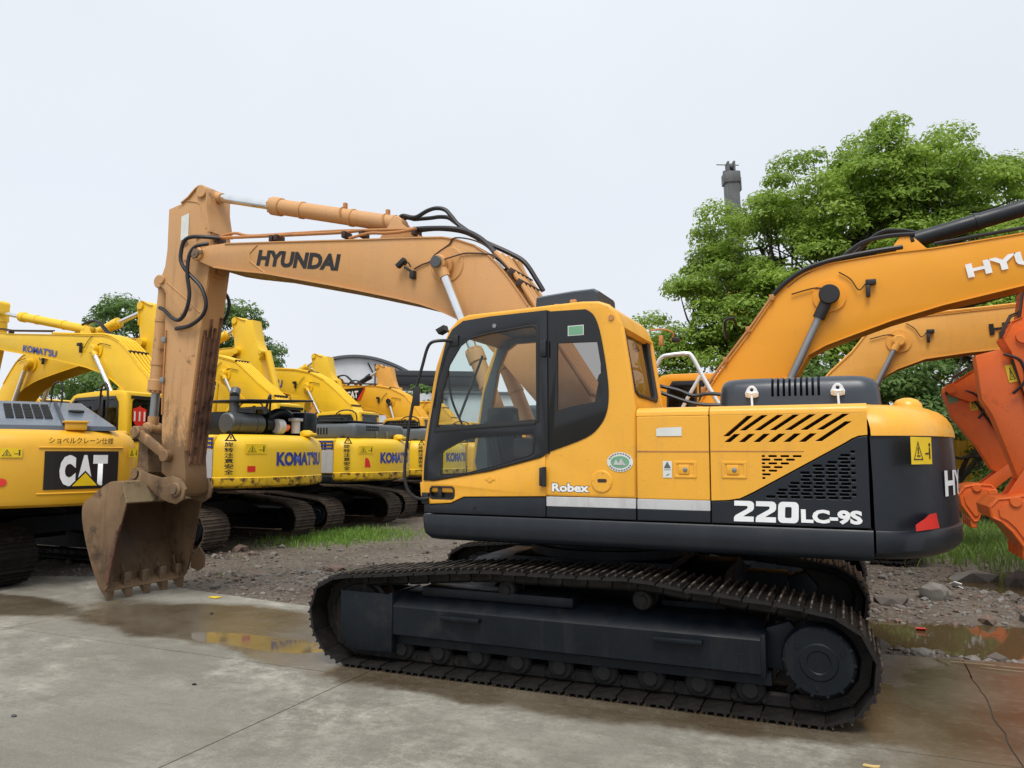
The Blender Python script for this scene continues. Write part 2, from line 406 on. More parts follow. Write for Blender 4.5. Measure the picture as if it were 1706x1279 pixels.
def frame_me():
    m = MB(); y0, y1 = -.22, .225
    sec = [(y0, .27), (y1-.01, .275), (y1, .285), (y1, .50), (y1-.012, .515), (.06, .60), (y0, .60)]
    xs = (1.43, -1.46)
    m.loft([[V((x, y, z)) for y, z in sec] for x in xs])
    m.box(-1.475, -1.44, y0, y1+.006, .26, .545, bev=.008)
    m.box(1.40, 1.43, y0, y1+.012, .135, .61, bev=.006)
    # idler guard plate
    g = [(1.43, .14), (1.74, .125), (1.84, .16), (1.90, .24), (1.905, .60), (1.43, .595)]
    m.prism(g, y1-.02, y1+.008, bev=.006); m.prism(g, y0, y0+.02)
    m.box(1.43, 1.86, y0+.02, y1-.02, .33, .45)
    for x in (.78, -.9): m.box(x-.17, x+.17, y1, y1+.05, .44, .475, bev=.008)         # steps
    m.box(-.1, 1.2, -.12, .12, .58, .66, bev=.02)
    m.prism([(-1.46, .3), (-1.46, .56), (-1.62, .62), (-1.72, .5), (-1.7, .28)], -.16, .1, bev=.01)
    m.box(-1.5, 1.5, -.18, .16, .20, .28)
    return m.mesh('track_frame')
def roller_me():
    m = MB(); m.lathe((0, -.19, 0), (0, 1, 0), [(.03, .05), (.05, .05), (.055, .085), (.075, .10), (.085, .10), (.09, .08), (.29, .08), (.295, .10), (.305, .10), (.325, .085), (.33, .05), (.35, .05)], 24); return m.mesh('roller')
def idler_me():
    m = MB(); m.lathe((0, -.13, 0), (0, 1, 0), [(0, .10), (.01, .24), (.04, .255), (.05, .28), (.21, .28), (.22, .255), (.25, .24), (.26, .10)], 32); return m.mesh('idler')
def sprocket_me():
    m = MB(); n = 21
    pts = []
    for k in range(n):
        for a, q in ((-.35, .285), (-.15, .335), (.15, .335), (.35, .285)):
            t = 2*math.pi*(k+a)/n; pts.append((q*math.cos(t), q*math.sin(t)))
    m.prism(pts, -.035, .035)
    m.lathe((0, -.03, 0), (0, 1, 0), [(0, .26), (.06, .26), (.11, .245), (.13, .235)], 36)
    return m.mesh('sprocket')
def cover_me():
    m = MB()
    m.lathe((0, 0, 0), (0, 1, 0), [(0, .235), (.10, .232), (.135, .222), (.150, .205), (.153, .12), (.160, .112), (.160, .075), (.153, .068), (.153, .0)], 40)
    for k in range(14):
        t = 2*math.pi*k/14; m.cyl((.213*math.cos(t), .12, .213*math.sin(t)), (.213*math.cos(t), .150, .213*math.sin(t)), .012, n=6)
    for k in range(3):
        t = R(35+120*k); m.cyl((.16*math.cos(t), .14, .16*math.sin(t)), (.16*math.cos(t), .160, .16*math.sin(t)), .016, n=8)
    return m.mesh('final_drive_cover')
SPR = (-1.80, .40); IDL = (1.79, .395)
def undercarriage(root, detailed, mat_shoe, mat_frame):
    for sgn in (1, -1):
        y = 1.195*sgn
        if detailed:
            ch = link('track_chain', shared('chain', lambda: chain_mb(False).mesh('track_chain')), MAT['track'], root); ch.location = (0, y, 0)
            sm = shared('shoe', lambda: shoe_mb().mesh('track_shoe', 20))
            if not sm.materials: sm.materials.append(mat_shoe)
            for p, t, nrm, ln in STN:
                so = bpy.data.objects.new('track_shoe', sm); COL.objects.link(so); so.parent = ch
                so.matrix_local = st_matrix(p, t, nrm)
        else:
            me = shared('chain2'+mat_shoe.name, lambda: chain_mb(True).mesh('track_chain', 20))
            ch = link('track_chain', me, mat_shoe, root); ch.location = (0, y, 0)
        fr = link('track_frame', shared('frame'+mat_frame.name, frame_me), mat_frame, root); fr.location = (0, y, 0)
        if sgn < 0: fr.rotation_euler = (0, 0, 0); fr.scale = (1, -1, 1)
        def sub(nm, fn, mt, loc):
            o = link(nm, shared(nm+mt.name, fn), mt, fr); o.location = loc; return o
        if detailed:
            for k in range(9): sub('track_roller', roller_me, MAT['void'], (-1.36+.34*k, 0, .155))  # near-black: undercarriage shade is put into the rollers' colour
            for x in (-.62, .45): o = sub('carrier_roller', roller_me, MAT['track'], (x, 0, .68)); o.scale = (.75, .8, .75)
        sub('idler_wheel', idler_me, MAT['track'], (IDL[0], 0, IDL[1]))
        sub('sprocket', sprocket_me, MAT['track'], (SPR[0], 0, SPR[1]))
        sub('final_drive_cover', cover_me, mat_frame, (SPR[0], .08, SPR[1]))
    m = MB(); m.cyl((0, 0, .62), (0, 0, 1.04), .62, n=40); m.cyl((0, 0, .86), (0, 0, .93), .70, n=48)
    m.prism([(.7, .45), (.7, .86), (-.7, .86), (-.7, .45)], -.6, .6, bev=.04)
    m.build('turntable', MAT['frame'], root)
    m = MB()
    m.box(-.75, .75, -.5, .5, .56, .80)
    for sx in (1, -1): m.loft([[V((sx*.9+a, y, z+b)) for a, b in ((-.2, -.12), (.2, -.12), (.2, .12), (-.2, .12))] for y, z in ((-1.0, .52), (-.45, .68), (.45, .68), (1.0, .52))])
    m.build('car_body', MAT['frame'], root)
def cw_ring(z, inset, rad=2.83, hw=1.37, xs=-2.165, rc=.42, n=8):
    q, h = rad-inset, hw-inset; pts = []
    xc = -math.sqrt(q*q-h*h); a0 = math.atan2(h, -xc); a1 = a0-rc/q
    A = V((xc+rc*.62, h, 0)); B = V((xc, h, 0)); Cc = V((-q*math.cos(a1), q*math.sin(a1), 0))
    half = [V((xs, h, 0))] + [A*(1-t)**2 + B*2*t*(1-t) + Cc*t*t for t in [k/n for k in range(n+1)]]
    half += [V((-q*math.cos(a1*(1-k/10)), q*math.sin(a1*(1-k/10)), 0)) for k in range(1, 11)]
    full = half + [V((p.x, -p.y, 0)) for p in reversed(half[:-1])]
    return [V((p.x, p.y, z)) for p in full]
def counterweight(root, mt, levels, **kw):
    m = MB(); m.loft([cw_ring(z, i, **kw) for z, i in levels]); return m.build('counterweight', mt, root, smooth=40)
TOPB = [(5.10, 4.13), (5.018, 4.178), (4.885, 4.202), (4.633, 4.203), (4.0, 4.15), (3.545, 4.111), (2.73, 4.04), (2.276, 4.005), (1.9, 3.972), (1.72, 3.955), (1.559, 3.915), (1.357, 3.835), (1.216, 3.735), (1.09, 3.61), (.98, 3.475), (.872, 3.327), (.765, 3.17)]
FOOT = [(.0, 2.02), (-.07, 1.85), (-.08, 1.70), (.0, 1.61), (.14, 1.61), (.26, 1.72), (.62, 2.15), (1.1, 2.68)]
BOTB = [(1.40, 2.99), (1.53, 3.075), (1.639, 3.128), (1.786, 3.195), (1.965, 3.262), (2.24, 3.342), (2.717, 3.465), (3.066, 3.552), (4.016, 3.774), (4.523, 3.862), (4.787, 3.92), (4.985, 4.005), (5.084, 4.05)]
def boom_mesh(prof, y0=-.46, y1=.06, fl=.012):
    """box boom: side plates set in a little from the top and bottom plates"""
    m = MB(); m.prism(prof, y0+.03, y1, bev=.006); 
    return m
def inset_poly(poly, k):
    return poly
def edge_strip(m, pts, y0, y1, t):
    """a plate following an open line in (X,Z), thickness t to the left of travel"""
    n = len(pts); rings = []
    for i in range(n):
        a = V((*pts[max(i-1, 0)], 0)); b = V((*pts[min(i+1, n-1)], 0)); dd = (b-a).normalized(); nn = V((-dd.y, dd.x, 0))
        p = V((*pts[i], 0)); q = p+nn*t
        rings.append([V((p.x, y0, p.y)), V((p.x, y1, p.y)), V((q.x, y1, q.y)), V((q.x, y0, q.y))])
    m.loft(rings)
def hcyl(root, p_rod, p_base, frac, rr, rb, mat, name='boom_cylinder', rod_mat=None, eye=.09, w=.11):
    """hydraulic cylinder: barrel (with head, ports and eyes) and its chrome rod as a sub-part"""
    a, b = V(p_rod), V(p_base); ax = (a-b).normalized(); L = (a-b).length; g = b+ax*L*frac
    m = MB(); m.cyl(b, g, rb, n=24); m.cyl(g-ax*rb*1.6, g, rb*1.18, n=24, bev=.008); m.cyl(g, g+ax*.03, rb*.9, n=20)
    m.cyl(b+ax*.05, b+ax*.09, rb*1.08, n=24)
    for k in range(10):
        s1 = ax.orthogonal().normalized(); s2 = ax.cross(s1); t = k*2*math.pi/10
        o = (s1*math.cos(t)+s2*math.sin(t))*rb; m.cyl(g+o*.98, g+ax*.018+o*.98, .014, n=6)
    m.cyl(b-V((0, w, 0)), b+V((0, w, 0)), eye, n=20, bev=.01)
    for k in (.35, .75):
        q = b+ax*L*frac*k; m.cyl(q-ax*.02, q+ax*.02, rb*1.1, n=24)
    c = m.build(name, mat, root)
    m = MB(); m.cyl(g-ax*.1, a-ax*eye*.6, rr, n=20); m.build('cylinder_rod', rod_mat or MAT['chrome'], c)
    m = MB(); m.cyl(a-V((0, w*.8, 0)), a+V((0, w*.8, 0)), eye, n=20, bev=.012); m.cyl(a-ax*eye*.4, a-ax*eye*1.9, rr*1.25, n=16); m.build('rod_eye', mat, c)
    return c

# ---------------------------------------------------------------- the main excavator
def main_excavator():
    root = empty('excavator', label='large orange and charcoal excavator in the foreground, its rusty bucket resting on the concrete', category='excavator')
    undercarriage(root, True, MAT['shoe'], MAT['frame'])
    # --- deck and house
    m = MB()
    def deck_ring(x, i, z0, z1): return [V((x, y, z)) for y, z in ((-1.37+i, z0+.05), (-1.33+i, z0), (1.32-i, z0), (1.365-i, z0+.022), (1.383-i, z0+.06), (1.383-i, z1-.012), (1.374-i, z1), (-1.37+i, z1))]
    m.loft([deck_ring(-2.150, 0, 1.045, 1.246), deck_ring(1.02, 0, 1.045, 1.246), deck_ring(1.10, 0, 1.05, 1.246), deck_ring(1.145, .008, 1.075, 1.246), deck_ring(1.165, .03, 1.12, 1.246)])
    m.build('deck_frame', MAT['dark'], root, smooth=50)
    m = MB(); m.box(-2.12, -.60, -1.34, 1.325, 1.25, 2.02); m.box(-.6, .1, -1.34, .34, 1.25, 1.66); m.box(-.6, 1.0, -1.36, -.62, 1.25, 1.9, bev=.03); m.box(-.62, 1.12, .36, 1.33, 1.25, 1.42); m.build('house', MAT['void'], root)
    # top cover with rounded shoulders, in two lengths
    def shoulder(x0, x1):
        sec = [(1.368, 2.008), (1.366, 2.03), (1.358, 2.047), (1.342, 2.060), (1.315, 2.068), (1.25, 2.074), (-1.30, 2.074), (-1.368, 2.008)]
        m = MB(); m.loft([[V((x, y, z)) for y, z in sec] for x in (x0, x1)]); return m
    shoulder(-.612, -1.128).build('deck_cover', MAT['body'], root, smooth=60)
    shoulder(-1.136, -2.140).build('deck_cover', MAT['body'], root, smooth=60)
    # --- side door (middle) with catch and stripe
    yp0, yp1 = 1.328, 1.370
    m = MB(); m.prism(rrect(-1.127, -.612, 1.412, 2.006, .01), yp0, yp1, bev=.006); dr = m.build('side_door', MAT['body'], root)
    m = MB(); m.prism([(-.612, 1.749), (-1.127, 1.749), (-1.127, 1.757), (-.612, 1.757)], 1.3705, 1.373, bev=0); m.build('crease', MAT['pipe'], dr)
    m = MB(); m.prism(rrect(-1.127, -.612, 1.258, 1.338, .006), yp0, yp1-.002, bev=.005); m.build('lower_panel', MAT['dark'], root)
    m = MB(); m.prism(rrect(-1.127, -.612, 1.339, 1.411, .004), yp0, yp1+.001, bev=.003); m.build('stripe', MAT['silver'], root)
    # panel under the cab
    m = MB(); m.prism(rrect(-.600, .090, 1.258, 1.338, .006), yp0, yp1-.002, bev=.005); m.build('lower_panel', MAT['dark'], root)
    m = MB(); m.prism(rrect(-.600, .090, 1.339, 1.411, .004), yp0, yp1+.001, bev=.003); m.build('stripe', MAT['silver'], root)
    # --- engine side door: yellow above the diagonal with slots, charcoal with mesh below
    def X(x): return -1.225-(x-447)*.001332-max(0, x-447)*2.5e-8*(x-447)
    def Zz(y): return 2.0-(y-264)*.001405
    holes = []
    def slot(xb, yb, xt, yt, w=46):
        h = [(X(xb), Zz(yb)), (X(xb+w), Zz(yb)), (X(xt), Zz(yt)), (X(xt-w), Zz(yt))]; holes.append(h)
    slot(447, 366, 600, 266, 30)
    for k in range(6): slot(530+73.6*k, 338, 672+75.4*k, 264, 31)
    for k in range(6): slot(452+72.5*k, 395, 534+73*k, 355, 31)
    slot(890, 392, 1058, 300, 30)
    for row, (y, x1) in enumerate(((463, 826), (480, 800), (498, 766), (516, 735), (533, 709), (551, 677), (569, 652))):
        x = 636; k = 0
        while x < x1-10:
            ln = (16, 44, 44, 44)[k] if row % 2 == 0 and k == 0 else 42
            e = min(x+ln, x1); 
            if e-x > 8: holes.append(rrect(X(e), X(x), Zz(y+5), Zz(y-5), .006, 2))
            x = e+16; k += 1
    yel = [(-1.136, 1.411), (-1.25, 1.418), (-1.33, 1.432), (-1.42, 1.478), (-2.005, 1.812), (-2.045, 1.838), (-2.085, 1.855), (-2.138, 1.860), (-2.138, 2.006), (-1.136, 2.006)]
    m = MB(); m.prism(yel, yp0, yp1, bev=.0025, holes=holes); ed = m.build('engine_door', MAT['body'], root, 8)
    holes = []
    for row in range(15):
        y = 425+16.6*row; xa = max(985 - max(0, (y-470))*1.9, 630); x = 1066 - (0 if row % 2 else 22)
        xl = max(640, 1062-(y-395)*1.67) if y > 500 else max(800, 1075-(y-398)*1.75)
        if row % 2: holes.append(rrect(X(1066), X(1048), Zz(y+5), Zz(y-5), .005, 2)); x = 1034
        while x-42 > xl:
            holes.append(rrect(X(x), X(x-42), Zz(y+5), Zz(y-5), .006, 2)); x -= 58
    blk = [(-1.136, 1.405), (-1.136, 1.258), (-2.138, 1.258), (-2.138, 1.853), (-2.087, 1.848), (-2.049, 1.831), (-2.009, 1.806), (-1.424, 1.471), (-1.332, 1.425), (-1.25, 1.411)]
    m = MB(); m.prism(blk, yp0, yp1-.003, bev=.005, holes=holes); bd = m.build('engine_door', MAT['dark'], root, 8, label='charcoal lower engine door with perforated grille')
    m = MB(); m.prism([(-1.136, 1.752), (-1.74, 1.752), (-1.75, 1.756), (-1.136, 1.7585)], 1.3705, 1.373); m.build('crease', MAT['pipe'], ed)
    f = pmap((-1.285, 1.368, 1.276), (-1, 0, 0), (0, 0, 1), .004)
    two = [(0, 1), (.80, 1), (.92, .96), (1, .86), (1, .64), (.93, .53), (.46, .25), (1, .25), (1, 0), (0, 0), (0, .20), (.08, .30), (.62, .60), (.68, .66), (.68, .72), (.64, .76), (0, .76)]
    o_, i_ = rrect(0, 1, 0, 1, .22, 5), rrect(.34, .66, .24, .76, .07, 5); nn = len(o_)
    zero = [[o_[k], o_[(k+1) % nn], i_[(k+1) % nn], i_[k]] for k in range(nn)]
    for x, polys in ((0, [two]), (.143, [two]), (.286, zero)):
        decal('lettering', [[(x+a*.130+b*.006, b*.140) for a, b in q] for q in polys], MAT['white'], bd, f)
    f = pmap((-1.718, 1.368, 1.279), (-1, 0, 0), (0, 0, 1), .004)
    lettering('lettering', 'LC-9S', MAT['white'], bd, f, .372, .092, bold=.05)
    def catch(x0, x1, z0, z1, par):
        m = MB(); m.prism(rrect(x0, x1, z0, z1, .008), 1.360, 1.376, bev=.003, holes=[rrect(x0+.022, x1-.022, z0+.018, z1-.018, .005)])
        m.box(x0+.025, x1-.025, 1.352, 1.366, z0+.02, z1-.02); m.box(x0+.052, x1-.035, 1.366, 1.380, z0+.026, z1-.024, bev=.006)
        c = m.build('door_catch', MAT['body'], par)
        m = MB(); m.lathe(((x0+x1)/2-.002, 1.378, (z0+z1)/2), (0, 1, 0), [(0, .017), (.006, .016), (.009, .008), (.009, 0.001)], 16); m.build('lock', MAT['steel'], c)
    catch(-1.040, -.878, 1.566, 1.684, root); catch(-1.379, -1.211, 1.567, 1.684, root)
    decal('decal', [[(0, 0), (.182, 0), (.182, .064), (.02, .06), (0, .05)]], MAT['sticker'], dr, pmap((-.758, 1.371, 1.862), (-1, 0, 0), (0, 0, 1), .004))
    st = decal('warning_decal', [[(0, 0), (.064, 0), (.064, .118), (0, .118)]], MAT['sticker'], dr, pmap((-.802, 1.371, 1.566), (-1, 0, 0), (0, 0, 1), .003))
    decal('pictogram', [[(.008, .072), (.012, .068), (.052, .068), (.056, .072), (.034, .112), (.030, .112)], [(.006, .055), (.058, .055), (.058, .058), (.006, .058)], [(.02, .016), (.044, .03), (.046, .026), (.03, .016)]], MAT['grey'], dr, pmap((-.802, 1.371, 1.566), (-1, 0, 0), (0, 0, 1), .005))
    # --- raised engine hood
    m = MB()
    def hring(z, i): 
        q = rrect(-2.252+i, -1.132-i*.6, -1.12+i, .955-i, .12); return [V((x, y, z)) for x, y in q]
    m.loft([hring(2.0745, 0), (hring(2.18, .008)), hring(2.235, .02), hring(2.272, .045), hring(2.295, .09), hring(2.305, .16)])
    hd = m.build('engine_hood', MAT['hood'], root, smooth=40)
    c = MB()
    for k in range(9):
        x = -1.527-.0395*k; c.box(x-.009, x+.009, .70, 1.2, 2.155, 2.32)
    boolcut(hd, c); hd.data.materials.clear(); hd.data.materials.append(MAT['hood'])
    m = MB(); m.box(-2.1, -1.25, .5, .72, 2.08, 2.24); m.build('hood_lining', MAT['void'], root)
    for x in (-1.383, -1.969):
        m = MB(); m.prism([(x-.045, 2.155), (x-.048, 2.185), (x-.03, 2.222), (x-.012, 2.238), (x+.012, 2.238), (x+.03, 2.222), (x+.048, 2.185), (x+.045, 2.155), (x+.02, 2.148), (x-.02, 2.148)], .952, .972, bev=.003, holes=[circ(x, 2.207, .013, 10)])
        m.tube([(x-.035, .98, 2.165), (x-.03, .99, 2.185), (x, .995, 2.18), (x+.03, .99, 2.185), (x+.035, .98, 2.165)], .008, 6); m.cyl((x, .985, 2.175), (x-.004, 1.0, 2.085), .009, n=8)
        m.build('hood_latch', MAT['latch'], root)
    # --- counterweight
    lv = [(1.050, .16), (1.058, .08), (1.085, .02), (1.12, -.008), (1.235, -.012), (1.246, -.006), (1.250, .006)]
    cw = counterweight(root, MAT['dark'], lv + [(1.258, .006), (1.55, .010), (1.853, .022)], rad=2.785)
    counterweight(root, MAT['body'], [(1.855, .010), (1.90, .014), (1.95, .03), (2.0, .06), (2.035, .10), (2.06, .16), (2.072, .24), (2.076, .34)], xs=-2.168, rad=2.785).name = 'counterweight_cap'
    m = MB(); m.lathe((-2.42, .72, 2.06), (0, 0, 1), [(0, .10), (.03, .095), (.06, .07), (.075, .03)], 20); m.build('lifting_lug', MAT['body'], root)
    fs = cwmap(31.3, 1.672, 2.773, off=.012)
    ws = decal('warning_sticker', [[(i*.058, 0), ((i+1)*.058, 0), ((i+1)*.058, .173), (i*.058, .173)] for i in range(5)], MAT['yellowsign'], cw, fs)
    warn(ws, cwmap(31.3, 1.672, 2.773, off=.015), .29, .173)
    decal('reflector', [[(0, 0), (.12, 0), (.12, .072), (0, .040)], [(.12, 0), (.24, 0), (.24, .004), (.215, .06), (.19, .095), (.12, .072)], [(.24, 0), (.345, 0), (.30, .10), (.19, .095), (.24, .004)]], MAT['red'], cw, cwmap(31.0, 1.258, 2.781, off=.006))
    lettering('lettering', 'HYUNDAI', MAT['white'], cw, cwmap(20.6, 1.452, 2.773, off=.012), 2.05, .175, bold=.03)
    cab(root)
    # --- handrail, deck hoses
    m = MB(); m.tube([(-.30, -.7, 2.60), (-.36, -.7, 2.69), (-.45, -.7, 2.71), (-.60, -.7, 2.716), (-.66, -.7, 2.68), (-.77, -.7, 2.46), (-.90, -.7, 2.22), (-1.0, -.7, 2.08)], .022, 10); m.tube([(-.74, -.7, 2.50), (-.62, -.7, 2.30), (-.5, -.7, 2.08)], .018, 8, smooth=False); m.build('handrail', MAT['latch'], root)
    m = MB(); m.tube([(-.3, -.45, 2.41), (-.41, -.5, 2.38), (-.556, -.5, 2.341), (-.70, -.5, 2.285), (-.866, -.5, 2.30), (-1.1, -.5, 2.26)], .018, 8); m.tube([(-.3, -.4, 2.36), (-.5, -.42, 2.28), (-.75, -.42, 2.20), (-1.1, -.45, 2.18)], .018, 8); m.build('deck_hose', MAT['hose'], root)
    front(root)
    return root

def warn(par, f, w, h, mat='ink'):
    """warning pictogram: a triangle outline and a small figure, in the frame f"""
    t = [(.10*w, .16*h), (.52*w, .16*h), (.31*w, .84*h)]; g = .022*h+.003; q = []
    for i in range(3):
        a = V((*t[i], 0)); b = V((*t[(i+1) % 3], 0)); n = (b-a).normalized(); n = V((-n.y, n.x, 0))*g; q.append([(a.x, a.y), (b.x, b.y), (b.x+n.x, b.y+n.y), (a.x+n.x, a.y+n.y)])
    q += [[(.29*w, .36*h), (.33*w, .36*h), (.33*w, .62*h), (.29*w, .62*h)], [(.24*w, .28*h), (.39*w, .28*h), (.39*w, .33*h), (.24*w, .33*h)]]
    q += [[(.84*w, .2*h), (.90*w, .2*h), (.90*w, .62*h), (.84*w, .62*h)], [(.83*w, .66*h), (.91*w, .66*h), (.91*w, .78*h), (.83*w, .78*h)], [(.64*w, .36*h), (.82*w, .36*h), (.82*w, .42*h), (.64*w, .42*h)]]
    return decal('pictogram', q, MAT[mat], par, f)

def cab(root):
    out = [(1.160, 1.42), (1.188, 1.52), (1.185, 1.66), (1.168, 1.833), (1.123, 2.103), (1.095, 2.28), (1.059, 2.459), (1.003, 2.610), (.945, 2.745), (.863, 2.826), (.769, 2.858), (.385, 2.870), (.071, 2.884), (-.20, 2.893), (-.33, 2.885), (-.41, 2.855), (-.468, 2.795), (-.518, 2.682), (-.561, 2.402), (-.606, 2.068), (-.606, 1.413)]
    door_hole = [(1.10, 1.53), (1.06, 1.933), (.99, 2.372), (.915, 2.657), (.86, 2.73), (.79, 2.775), (.563, 2.79), (.11, 2.80), (.11, 1.76), (.16, 1.73), (.558, 1.63), (1.04, 1.53)]
    rsw = [(.066, 2.832), (-.231, 2.828), (-.292, 2.78), (-.339, 2.661), (-.384, 2.410), (-.405, 2.193), (-.389, 2.045), (-.333, 1.940), (-.224, 1.853), (.066, 1.748)]
    rsw_in = [(.02, 2.80), (-.22, 2.80), (-.27, 2.76), (-.315, 2.64), (-.36, 2.41), (-.38, 2.193), (-.365, 2.06), (-.315, 1.96), (-.21, 1.88), (.02, 1.79)]
    m = MB(); m.prism(out, 1.30, 1.362, bev=.022, seg=4, holes=[door_hole, rsw_in])
    m.prism(out, .36, .42, bev=.02, seg=3, holes=[[(1.02, 1.95), (.92, 2.5), (.84, 2.68), (.75, 2.74), (-.2, 2.76), (-.38, 2.7), (-.48, 2.2), (-.4, 1.8), (.3, 1.75)]])
    top = out[7:17]
    edge_strip(m, [(x, z-.004) for x, z in out[8:18]], .40, 1.315, .055)
    # rear wall with window opening
    Xr = lambda z: -.606+(z-2.068)*.143/.727
    def rp(y, z, off=0): return V((Xr(z)+off, y, z))
    sec_o = [(.38, 2.07), (1.34, 2.07), (1.34, 2.80), (.38, 2.80)]; win = [(1.285, 2.20), (1.24, 2.60), (1.20, 2.715), (1.0, 2.735), (.50, 2.735), (.455, 2.70), (.47, 2.5), (.53, 2.20), (.60, 2.155), (1.19, 2.165)]
    bm = plate_bm(sec_o, [win], .05, .004)
    for v in bm.verts: p = rp(v.co.x, v.co.y); v.co = V((p.x+.027+v.co.z, p.y, p.z))
    m.merge(bm)
    m.box(-.60, -.56, .37, 1.31, 1.42, 2.075)
    cb = m.build('cab', MAT['body'], root, smooth=50)
    m = MB(); hl = [(1.02, 1.95), (.92, 2.5), (.84, 2.68), (.75, 2.74), (-.2, 2.76), (-.38, 2.7), (-.48, 2.2), (-.4, 1.8), (.3, 1.75)]
    m.prism([(1.09, 1.44), (1.15, 1.66), (1.06, 2.3), (.91, 2.74), (.83, 2.80), (-.36, 2.81), (-.50, 2.68), (-.575, 2.06), (-.575, 1.44)], .425, .437, holes=[hl]); m.box(-.40, .80, .44, 1.295, 2.795, 2.812); m.box(-.555, -.545, .44, 1.295, 1.44, 2.15); m.build('cab_lining', MAT['grey'], cb)
    bm = plate_bm(win, [[(1.0+(y-1.0)*.90, 2.45+(z-2.45)*.92) for y, z in win]], .03, .003)
    for v in bm.verts: p = rp(v.co.x, v.co.y); v.co = V((p.x+.004+v.co.z, p.y, p.z))
    mm = MB(); mm.merge(bm); mm.build('window_seal', MAT['black'], cb)
    mm = MB(); mm.raw([rp(y, z, .016) for y, z in win], [tuple(range(len(win)))]); mm.build('rear_window', MAT['glass4'], cb)
    m = MB(); m.box(.062, .088, 1.355, 1.3675, 1.735, 2.838); m.build('pillar_strip', MAT['black'], cb)
    rsw = [rsw[0]]+curve2(rsw[1:], 4)
    # rear quarter window: dark glass with a clear middle
    m = MB(); m.prism(rsw, 1.352, 1.369, bev=.003, holes=[[(-.006, 2.578), (-.319, 2.572), (-.352, 2.36), (-.352, 2.133), (-.258, 2.115), (-.128, 2.095), (-.003, 2.063)]]); q = m.build('quarter_window', MAT['frit'], cb)
    m = MB(); m.raw([(-.006, 1.36, 2.578), (-.319, 1.36, 2.572), (-.352, 1.36, 2.36), (-.352, 1.36, 2.133), (-.258, 1.36, 2.115), (-.128, 1.36, 2.095), (-.003, 1.36, 2.063)], [range(7)]); m.build('pane', MAT['glass2'], q)
    decal('decal', [[(0, 0), (.115, .002), (.115, .068), (0, .066)]], MAT['green'], q, pmap((-.095, 1.37, 2.635), (-1, 0, 0), (0, 0, 1), .003))
    decal('decal_edge', [[(-.006, -.006), (.121, -.004), (.121, .074), (-.006, .072)]], MAT['sticker'], q, pmap((-.095, 1.37, 2.635), (-1, 0, 0), (0, 0, 1), .0015))
    # door: black upper frame with two panes, yellow lower panel, charcoal kick panel
    ug = [(1.042, 1.933), (.990, 2.235), (.926, 2.452), (.828, 2.60), (.746, 2.656), (.563, 2.690), (.208, 2.726), (.170, 2.715), (.158, 2.690), (.156, 1.987), (.559, 1.962)]
    lg = [(.989, 1.566), (.984, 1.735), (.97, 1.755), (.777, 1.848), (.649, 1.863), (.208, 1.884), (.183, 1.860), (.191, 1.741), (.226, 1.718), (.558, 1.628), (.775, 1.577)]
    dout = [(1.155, 1.517), (1.150, 1.66), (1.102, 1.99), (1.030, 2.372), (.956, 2.657), (.900, 2.745), (.803, 2.806), (.563, 2.826), (.078, 2.842), (.070, 1.742), (.141, 1.705), (.558, 1.599), (1.055, 1.517)]
    m = MB(); m.prism(dout, 1.355, 1.384, bev=.006, holes=[ug, lg]); dr = m.build('door', MAT['gloss'], root)
    def ringstrip(poly, k):
        cx = sum(p[0] for p in poly)/len(poly); cz = sum(p[1] for p in poly)/len(poly); return [(cx+(x-cx)*k, cz+(z-cz)*k) for x, z in poly]
    m = MB(); m.prism(ringstrip(ug, 1.035), 1.38, 1.389, bev=.003, holes=[ringstrip(ug, .975)]); m.prism(ringstrip(lg, 1.02), 1.38, 1.389, bev=.003, holes=[ringstrip(lg, .97)])
    m.prism([(.17, 1.955), (.17, 1.985), (.55, 1.962), (1.05, 1.932), (1.055, 1.905), (.55, 1.935)], 1.381, 1.392, bev=.003)
    m.build('window_seal', MAT['black'], dr)
    for g in (ug, lg):
        m = MB(); m.raw([(x, 1.372, z) for x, z in g], [range(len(g))]); m.build('pane', MAT['glass'], dr)
    lo = [(.096, 1.413), (.79, 1.393), (.909, 1.341), (1.15, 1.326), (1.182, 1.40), (1.190, 1.50), (1.155, 1.512), (1.055, 1.512), (.558, 1.593), (.141, 1.699), (.096, 1.718)]
    hole = rrect(.872, 1.100, 1.369, 1.472, .03)
    m = MB(); m.prism(lo, 1.335, 1.374, bev=.006, holes=[hole]); pn = m.build('door_panel', MAT['body'], dr)
    m = MB(); m.prism(hole, 1.33, 1.379, bev=.004, holes=[rrect(.885, 1.088, 1.381, 1.460, .025)]); m.box(.88, 1.09, 1.31, 1.335, 1.37, 1.47); m.box(.99, 1.03, 1.335, 1.372, 1.375, 1.46, bev=.01); m.build('door_handle', MAT['black'], dr)
    m = MB(); m.prism([(.096, 1.406), (.785, 1.387), (.906, 1.335), (1.149, 1.320), (1.152, 1.258), (.096, 1.258)], 1.335, 1.371, bev=.005); m.cyl((.70, 1.37, 1.31), (.70, 1.378, 1.31), .012, n=10); m.build('kick_panel', MAT['dark'], dr)
    m = MB(); m.cyl((.56, 1.372, 1.535), (.56, 1.380, 1.535), .022, n=14); m.box(.515, .60, 1.374, 1.377, 1.525, 1.547, bev=.001); m.build('door_boss', MAT['body'], dr)
    m = MB(); m.cyl((.52, 1.383, 2.745), (.52, 1.392, 2.745), .017, n=14); m.build('door_bolt', MAT['steel'], dr)
    m = MB(); m.box(.088, .136, 1.37, 1.41, 1.49, 1.63, bev=.008); m.cyl((.095, 1.40, 1.485), (.095, 1.40, 1.635), .016, n=10); m.build('hinge', MAT['black'], dr)
    m = MB(); m.box(.076, .13, 1.38, 1.412, 2.475, 2.61, bev=.01); m.build('hinge', MAT['gloss'], dr)
